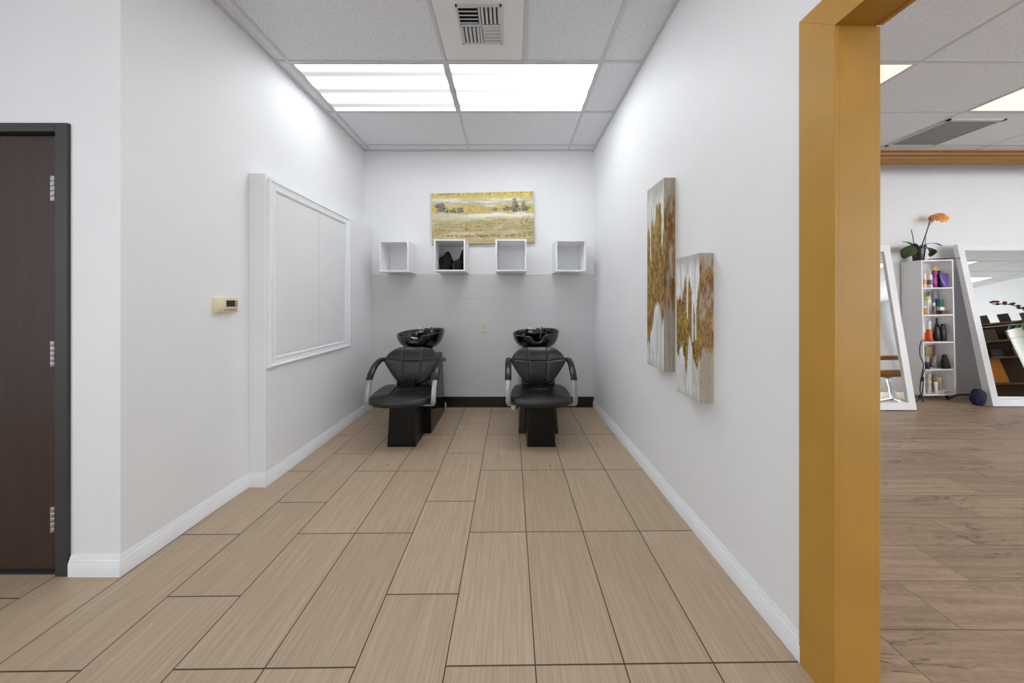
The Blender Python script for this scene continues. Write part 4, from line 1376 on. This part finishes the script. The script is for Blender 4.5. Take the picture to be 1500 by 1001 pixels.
carton('small_box', 'small brown box at the back right of the fourth shelf', 'box', 1370.0, 1, 0.178, 9.0, 31, 0.02, (140, 120, 98))
# bottom shelf
for i in range(6):
    carton('soap_box', ('lowest pale grey box', 'second pale grey box from the bottom', 'third pale grey box from the bottom', 'fourth pale grey box from the bottom', 'fifth pale grey box from the bottom', 'topmost pale grey box')[i] + ' in the stack on the bottom shelf',
           'box', 1360.2 + (0.5 if i % 2 else -0.4), 0, 0.060, 8.0, 4.5, 0.06, (206, 196, 184) if i % 2 else (190, 178, 166), rotz=0.05 * (i % 3 - 1), zoff=i * (4.5 * PXM + 0.0012))
t = carton('tall_box', 'tall mauve grey carton at the left end of the bottom shelf', 'box', 1353.0, 0, 0.150, 7.0, 27, 0.05, (168, 156, 154))
bottle('kraft_tub', 'tan tub with a peach lid on the bottom shelf', 'tub', 1373.6, 0, 0.100, 11.0, 22, (178, 154, 124), (214, 178, 138), 0.98, 0.22, 0.02)
t = onshelf('cream_tube', 'white squeeze tube standing on its cap in front of the tan tub', 'tube', 1371.2, 0, 0.032)
rings = []
for f, wq, dq in ((0, 0.009, 0.009), (0.16, 0.009, 0.009), (0.17, 0.013, 0.012), (0.5, 0.018, 0.010), (0.95, 0.024, 0.004), (1.0, 0.024, 0.002)):
    rings.append([(wq * math.cos(a), dq * math.sin(a), f * 0.150) for a in [2 * PI * i / 24 for i in range(24)]])
MB().loft(rings).build('tube_body', mat('white_tube', rgb(226, 232, 230), 0.35), t, smooth=True, angle=50)
carton('tall_box', 'upright tan carton at the right of the bottom shelf', 'box', 1387.5, 0, 0.150, 9.5, 23, 0.03, (186, 164, 136))
t = onshelf('folded_paper', 'white folded paper lying at the front right of the bottom shelf', 'paper', 1387.0, 0, 0.045, hw=0.088)
rings = []
for x, z in ((-0.085, 0.0), (-0.04, 0.012), (0.0, 0.030), (0.035, 0.040), (0.06, 0.038), (0.078, 0.026)):
    rings.append([(x, -0.03, z + 0.001), (x, 0.03, z + 0.001), (x, 0.03, z + 0.004), (x, -0.03, z + 0.004)])
MB().loft(rings).build('paper_sheet', mat('white_paper', rgb(230, 226, 220), 0.7), t)

# power cords hanging down the front corner of the shelf unit
def spline(raw, sub=6):
    raw = [Vector(p) for p in raw]
    out, m = [], len(raw)
    for i in range((m - 1) * sub + 1):
        k = min(i // sub, m - 2); f = (i - sub * k) / sub
        p0, p1, p2, p3 = (raw[min(max(k + j - 1, 0), m - 1)] for j in range(4))
        out.append(0.5 * ((2 * p1) + (p2 - p0) * f + (2 * p0 - 5 * p1 + 4 * p2 - p3) * f * f + (3 * p1 - p0 - 3 * p2 + p3) * f ** 3))
    return out


zc = 3.885
def CP(px, py, z=zc): return P(px, py, z)
o = MB().tube(spline([CP(1363, 498), CP(1356, 498.5), CP(1350, 500), CP(1347.5, 508), CP(1347.5, 520), CP(1350, 527), CP(1353, 534), CP(1351, 545), CP(1348.5, 560), CP(1348, 575), CP(1352, 586), CP(1347, 594.5, 3.75)]), 0.0045, 8).build('power_cord', M_CORD, None, smooth=True)
tag(o, 'black power cord looping down the left front edge of the shelf unit to the floor', 'cord', 'black cords on the shelf unit')
o = MB().tube(spline([CP(1361, 541, 3.862), CP(1355, 541, 3.862), CP(1352, 550, 3.862), CP(1352.5, 562, 3.862), CP(1350, 580, 3.845), CP(1345, 585.5, 3.83), CP(1341, 589, 3.83)]), 0.0045, 8).build('power_cord', M_CORD, None, smooth=True)
tag(o, 'second black cord running from the fourth shelf down to the floor', 'cord', 'black cords on the shelf unit')
MB().box(-0.010, 0.010, -0.008, 0.008, -0.03, 0.03).build('cord_plug', M_CORD, None, bevel=0.004).parent = o
o.children[0].location = CP(1351.8, 556, 3.862)
o.children[0].rotation_euler = (0, 0.1, 0)

# ------------------------------------------------------------------ orchid on top of the shelf unit
orc = onshelf('potted_orchid', 'orange flowered orchid in a dark pot on top of the white shelf unit', 'plant', 1345.5, 5, 0.095, group=None)
PO = orc.matrix_world.copy()
OZ_ = CZ + 0.095


def OP(px, py, dy=0.0):
    """picture position -> the plant's own frame, in the plant's plane (plus dy away from the camera)"""
    return PO.inverted() @ P(px, py, OZ_ + dy)


M_LEAF = mat('orchid_leaf_green', rgb(52, 72, 36), 0.4, var=0.25, scale=9)
M_STEM = mat('orchid_stem', rgb(66, 64, 52), 0.6, var=0.2)
MB().lathe([(0.0001, 0), (0.046, 0), (0.048, 0.005), (0.060, 0.150), (0.063, 0.152), (0.063, 0.164), (0.059, 0.164), (0.056, 0.135), (0.0001, 0.135)], (0.0, 0, 0), 28).build('plant_pot', mat('dark_pot_glaze', rgb(34, 33, 28), 0.25, var=0.2), orc, smooth=True)
MB().lathe([(0.0001, 0.136), (0.049, 0.136), (0.04, 0.150), (0.02, 0.160), (0.0001, 0.162)], (0, 0, 0), 20).build('bark_mix', mat('bark_brown', rgb(58, 44, 32), 0.9, var=0.4, scale=60, bumpy=0.8), orc, smooth=True)


def leaf(pts, widths, name='leaf', m=None, parent=None, side=Vector((0, 1, 0)), th=0.004):
    pts = spline(pts, 5)
    n = len(pts)
    ws = [np.interp(i / (n - 1), np.linspace(0, 1, len(widths)), widths) for i in range(n)]
    rings = []
    for i, p in enumerate(pts):
        t = (pts[min(i + 1, n - 1)] - pts[max(i - 1, 0)]).normalized()
        ax = (side - t * side.dot(t)).normalized()
        nn = t.cross(ax)
        w_ = ws[i]
        rings.append([p - ax * w_, p - ax * w_ * 0.4 + nn * th, p + ax * w_ * 0.4 + nn * th, p + ax * w_, p + ax * w_ * 0.4 - nn * th * 0.4, p - ax * w_ * 0.4 - nn * th * 0.4])
    return MB().loft(rings).build(name, m or M_LEAF, parent or orc, smooth=True, angle=70)


leaf([OP(1344, 363), OP(1338, 364, -0.03), OP(1330, 370, -0.06), OP(1324, 379, -0.08)], [0.018, 0.055, 0.072, 0.010], side=Vector((0.4, 0.5, 0.75)))
leaf([OP(1347, 364), OP(1354, 362, -0.02), OP(1362, 365, -0.05), OP(1366, 370, -0.07), OP(1363, 376, -0.08)], [0.015, 0.032, 0.046, 0.045, 0.008], side=Vector((0.2, 0.9, 0.4)))
leaf([OP(1346, 363), OP(1356, 358), OP(1368, 356.5), OP(1375, 358), OP(1379.5, 360.5)], [0.010, 0.020, 0.018, 0.014, 0.004], side=Vector((0, 1, 0.05)))
leaf([OP(1344, 364), OP(1340, 360), OP(1335, 357.5), OP(1329, 355), OP(1322, 354)], [0.016, 0.022, 0.016, 0.016, 0.006], side=Vector((0, 1, 0.05)))
leaf([OP(1345, 366), OP(1342, 360, 0.02), OP(1337, 358, 0.04), OP(1335, 364, 0.05)], [0.012, 0.022, 0.024, 0.006], side=Vector((0, 1, 0)))
leaf([OP(1346, 366), OP(1349, 360, 0.02), OP(1353, 359, 0.04), OP(1357, 362, 0.05)], [0.012, 0.020, 0.022, 0.006], side=Vector((0, 1, 0)))
MB().tube(spline([OP(1348, 366), OP(1351, 358), OP(1355, 347), OP(1359.5, 333), OP(1363.5, 318.5)]), 0.0055, 8).build('flower_stem', M_STEM, orc, smooth=True)
MB().tube(spline([OP(1355, 357), OP(1356, 350), OP(1355.5, 346)]), 0.003, 6).build('stake', M_STEM, orc, smooth=True)
MB().tube(spline([OP(1339, 366), OP(1338.5, 356), OP(1337, 346), OP(1334.6, 336.5)]), 0.0038, 8).build('bare_stem', M_STEM, orc, smooth=True)
MB().tube(spline([OP(1360, 331), OP(1363, 328), OP(1367, 324), OP(1371, 319)]), 0.003, 6).build('flower_stalk', M_STEM, orc, smooth=True)
M_PETAL = mat('orange_petal', rgb(224, 142, 88), 0.55, var=0.2, scale=30)
M_PETALY = mat('yellow_petal', rgb(232, 172, 44), 0.55, var=0.2, scale=30)


def blossom(c, facing, r, m, name):
    f = thing(name, None, None); f.parent = orc; f.location = c
    del_keys = [k for k in f.keys()]
    q = Vector(facing).normalized().to_track_quat('Z', 'Y')
    f.rotation_euler = q.to_euler()
    for k, (a, wr) in enumerate(((90, .5), (162, .95), (18, .95), (234, .5), (306, .5))):
        a = math.radians(a)
        d = Vector((math.cos(a), math.sin(a), 0))
        leaf([Vector((0, 0, 0)), d * r * 0.4 + Vector((0, 0, 0.006)), d * r * 0.8 + Vector((0, 0, 0.004)), d * r], [r * 0.1, r * 0.36 * wr / 0.6, r * 0.42 * wr / 0.6, r * 0.06], 'petal', m, f, side=Vector((-d.y, d.x, 0.0)), th=0.002)
    MB().lathe([(0.0001, 0), (r * 0.16, 0.003), (r * 0.12, r * 0.25), (0.0001, r * 0.36)], (0, 0, 0), 12).build('flower_lip', M_PETALY, f, smooth=True)
    return f


blossom(OP(1369, 319.5, -0.01), (-0.75, -0.6, 0.25), 0.054, M_PETAL, 'blossom')
blossom(OP(1376, 317.5, -0.03), (-0.55, -0.8, 0.35), 0.056, M_PETAL, 'blossom')
blossom(OP(1383, 321, -0.02), (-0.3, -0.9, -0.15), 0.050, M_PETALY, 'blossom')

rod = MB().tube([P(1360, 380.0, 3.922), P(1376, 379.5, 3.920), P(1390, 378.9, 3.918), P(1391, 378.9, 3.917), P(1406, 378.0, 3.913)], [0.005, 0.0075, 0.0075, 0.004, 0.004], 10).build('thin_rod', M_CORD, None, smooth=True)
tag(rod, 'thin black rod lying on top of the shelf unit, sticking out towards the mirror', 'rod')

# ------------------------------------------------------------------ blue bag on the salon floor
bg = thing('blue_bag', 'round dark blue cloth bag on the wood floor beside the leaning mirror', 'bag', (5.735, 3.72, 0))
rng = random.Random(5)
rings, n, mr = [], 40, 26
for i in range(mr):
    th_ = PI * (i + 0.5) / mr
    ring = []
    for j in range(n):
        a = 2 * PI * j / n
        q = 1 + 0.05 * math.sin(5 * a + 3 * th_) + 0.03 * math.sin(9 * a - 4 * th_)
        z = 0.098 - 0.104 * math.cos(th_) * (1 + 0.03 * math.sin(4 * a))
        ring.append((0.062 * math.sin(th_) ** 0.75 * math.cos(a) * q, 0.056 * math.sin(th_) ** 0.75 * math.sin(a) * q, max(0.0, z)))
    rings.append(ring)
MB().loft(rings).build('bag_body', mat('navy_cloth', rgb(22, 26, 66), 0.7, var=0.25, scale=20), bg, smooth=True, angle=80)
MB().sweep(spline([(-0.050, 0.0, 0.130), (-0.075, 0.03, 0.122), (-0.11, 0.09, 0.10), (-0.135, 0.14, 0.05), (-0.15, 0.16, 0.013)]), 0.012, 0.003, axis=Vector((0, 0, 1))).build('bag_strap', M_CORD, bg)

# ------------------------------------------------------------------ salon things seen only in the leaning mirrors
def refl(px, py, t, lean, zb):
    """the point t steps down the reflected sight line of picture position px,py"""
    d = Vector(((px - VX) / FPX, 1, (HY - py) / FPX))
    nrm = Vector((0, -math.cos(lean), math.sin(lean)))
    k = (nrm.y * zb - nrm.z * HC) / nrm.dot(d)
    hit = Vector((0, 0, HC)) + d * k
    return hit + (d - 2 * nrm * nrm.dot(d)) * t


RA, RZ = 0.147, 3.657
# round white planter with flowers
pc = Vector((8.40, 2.96, 0))
pl = thing('round_planter', 'tall round white planter with greenery, seen in the leaning mirror by the shelf unit', 'planter', pc)
M_PLANTER = mat('white_enamel', rgb(214, 208, 194), 0.35, var=0.03)
MB().lathe([(0.0001, 0), (0.39, 0), (0.40, 0.01), (0.40, 1.00), (0.394, 1.005), (0.394, 1.012), (0.40, 1.017), (0.40, 1.14), (0.385, 1.15), (0.36, 1.15), (0.36, 1.10), (0.0001, 1.10)], (0, 0, 0), 48).build('planter_body', M_PLANTER, pl, smooth=True, angle=30)
rng = random.Random(11)
M_FERN = mat('bright_fern_green', rgb(74, 128, 74), 0.5, var=0.3, scale=20)
for k in range(34):
    a = rng.uniform(0, 2 * PI); r0 = rng.uniform(0, 0.2); L = rng.uniform(0.18, 0.34)
    d = Vector((math.cos(a), math.sin(a), 0)); b = d * r0 + Vector((0, 0, 1.08))
    leaf([b, b + d * L * 0.4 + Vector((0, 0, L * 0.6)), b + d * L * 0.9 + Vector((0, 0, L * 0.5)), b + d * L * 1.15 + Vector((0, 0, L * 0.05))], [0.01, 0.03, 0.03, 0.004], 'fern_frond', M_FERN, pl, side=Vector((-d.y, d.x, 0)))
M_RED = mat('dark_red_petal', rgb(110, 40, 56), 0.6, var=0.3)
M_TWIG = mat('dark_twig', rgb(62, 46, 40), 0.7)
for k in range(5):
    a = rng.uniform(0, 2 * PI); d = Vector((math.cos(a), math.sin(a), 0))
    b = d * 0.05 + Vector((0, 0, 1.09))
    pts = spline([b, b + d * 0.08 + Vector((0, 0, 0.28)), b + d * 0.22 + Vector((0, 0, 0.48)), b + d * 0.40 + Vector((0, 0, 0.55))])
    MB().tube(pts, 0.008, 6).build('branch', M_TWIG, pl, smooth=True)
    fm = MB()
    for j in range(7):
        q = pts[-1 - j * 2] + Vector((rng.uniform(-.03, .03), rng.uniform(-.03, .03), rng.uniform(-.01, .04)))
        fm.lathe([(0.0001, -0.02), (0.022, -0.008), (0.026, 0.006), (0.012, 0.020), (0.0001, 0.022)], q, 8)
    fm.build('red_blossoms', M_RED, pl, smooth=True)

# display rack
rc = refl(1456, 500, 1.95, RA, RZ)
ang = math.atan2(0.28, 0.0) - PI / 2
ra = thing('display_rack', 'dark brown display rack seen in the leaning mirror by the shelf unit', 'rack', (rc.x, rc.y, 0), (0, 0, math.radians(-122)))
M_RACK = mat('dark_oak', rgb(120, 92, 66), 0.55, var=0.2, scale=12)
RW, RD, RH = 0.62, 0.34, 1.42
for x in (-RW, RW - 0.04):
    for y in (-RD / 2, RD / 2 - 0.04):
        MB().box(x, x + 0.04, y, y + 0.04, 0, RH).build('rack_post', M_RACK, ra)
for z in (0.34, 0.80, 1.10, RH):
    MB().box(-RW, RW, -RD / 2, RD / 2, z - 0.025, z).build('rack_shelf', M_RACK, ra)
MB().box(-RW + 0.04, RW - 0.04, RD / 2 - 0.012, RD / 2 - 0.004, 0.10, RH - 0.03).build('rack_back', mat('rack_dark_back', rgb(92, 74, 60), 0.7), ra)
RM = Matrix.Translation((rc.x, rc.y, 0)) @ Matrix.Rotation(math.radians(-122), 4, 'Z')
ob = MB().box(-0.085, 0.085, -0.012, 0.012, 0, 0.43).build('orange_board', mat('orange_wood', rgb(196, 124, 38), 0.5, var=0.15), None, bevel=0.004)
ob.matrix_world = RM @ Matrix.Translation((0.09, -RD / 2 + 0.06, 0.345)) @ Matrix.Rotation(-0.12, 4, 'X')
tag(ob, 'orange wooden board standing on the low shelf of the display rack', 'board')
rcols = [(72, 58, 52), (120, 100, 84), (60, 56, 60), (150, 136, 118), (92, 70, 52), (50, 42, 40)]
words = ['brown', 'tan', 'charcoal', 'pale grey', 'chestnut', 'black']
for zi, z in enumerate((0.80, 1.10, RH)):
    for k in range(5):
        w_ = rng.uniform(0.05, 0.09); h_ = rng.uniform(0.10, 0.24 if zi else 0.2)
        ci = (zi * 2 + k) % 6
        b = MB().box(-w_, w_, -0.08, 0.08, 0, h_).build('storage_box', mat('rackbox_%d' % ci, rgb(*rcols[ci]), 0.6), None, bevel=0.004)
        b.matrix_world = RM @ Matrix.Translation((-0.46 + k * 0.23, 0.0, z + 0.001))
        tag(b, words[ci] + ' box on the ' + ('middle shelf', 'upper shelf', 'top')[zi] + ' of the display rack, %s from its outer end' % ('first', 'second', 'third', 'fourth', 'fifth')[k], 'box', 'boxes on the display rack')

# styling chair
LA, LZ = 0.129, 3.53
sc_ = refl(1306, 560, 1.0, LA, LZ)
ch = thing('styling_chair', 'tan and white salon chair on chrome base, seen in the mirror by the gold post', 'salon chair', (sc_.x, sc_.y, 0), (0, 0, math.radians(-40)))
M_TAN = mat('tan_leather', rgb(172, 122, 72), 0.45, var=0.15, scale=12)
so = smooth_outline([(-0.24, -0.2), (0, -0.25), (0.24, -0.2), (0.25, 0.0), (0.22, 0.22), (0, 0.25), (-0.22, 0.22), (-0.25, 0.0)], 60)
cushion(so, lambda u, v, d: Vector((u, v, 0.44 + d)), 0.09, 0.02, [], 10).build('seat', M_TAN, ch, smooth=True, angle=70)
bo2 = smooth_outline([(-0.2, -0.2), (0, -0.24), (0.2, -0.2), (0.25, 0.05), (0.22, 0.24), (0, 0.27), (-0.22, 0.24), (-0.25, 0.05)], 60)
cushion(bo2, lambda u, v, d: Vector((u, 0.24 + v * 0.2 - d + 0.0 - 0.25 * u * u, 0.72 + v)), 0.07, 0.02, [], 10).build('backrest', M_TAN, ch, smooth=True, angle=70)
cushion(bo2, lambda u, v, d: Vector((u * 1.05, 0.30 + v * 0.2 + d - 0.25 * u * u, 0.72 + v * 1.05)), 0.03, 0.01, [], 8).build('back_shell', M_LAM, ch, smooth=True, angle=70)
for s in (-1, 1):
    MB().sweep(spline([(s * 0.27, 0.24, 0.66), (s * 0.29, 0.05, 0.68), (s * 0.29, -0.16, 0.66), (s * 0.28, -0.20, 0.55), (s * 0.24, -0.16, 0.44)]), 0.02, 0.02).build('armrest', M_TAN, ch, smooth=True)
MB().lathe([(0.0001, 0.05), (0.035, 0.05), (0.03, 0.2), (0.022, 0.21), (0.022, 0.37), (0.06, 0.39), (0.0001, 0.395)], (0, 0, 0), 24).build('chair_column', M_CHROME, ch, smooth=True)
for k in range(5):
    a = 2 * PI * k / 5 + 0.3
    MB().sweep([(0.03 * math.cos(a), 0.03 * math.sin(a), 0.075), (0.15 * math.cos(a), 0.15 * math.sin(a), 0.05), (0.30 * math.cos(a), 0.30 * math.sin(a), 0.012)], 0.022, 0.011, axis=Vector((-math.sin(a), math.cos(a), 0))).build('base_leg', M_CHROME, ch, smooth=True)
# ------------------------------------------------------------------ camera and render settings
cam = bpy.data.cameras.new('camera')
cam.sensor_fit = 'HORIZONTAL'
cam.sensor_width = 36.0
cam.lens = 36.0 * FPX / 1500.0
cam.shift_x = (750.0 - VX) / 1500.0
cam.shift_y = -(500.5 - HY) / 1500.0
cam.clip_start = 0.05
co = bpy.data.objects.new('camera', cam)
COL.objects.link(co)
co.location = (0, 0, HC)
co.rotation_euler = (PI / 2, 0, 0)
SC.camera = co

w = bpy.data.worlds.new('world')
SC.world = w
w.use_nodes = True
w.node_tree.nodes['Background'].inputs[0].default_value = (0.8, 0.85, 0.9, 1)
w.node_tree.nodes['Background'].inputs[1].default_value = 0.3

SC.view_settings.view_transform = 'Standard'
SC.view_settings.look = 'None'
SC.view_settings.gamma = 1.0
SC.view_settings.use_curve_mapping = False
SC.view_settings.exposure = 0.1
SC.cycles.max_bounces = 10
SC.cycles.diffuse_bounces = 8
SC.cycles.use_denoising = True
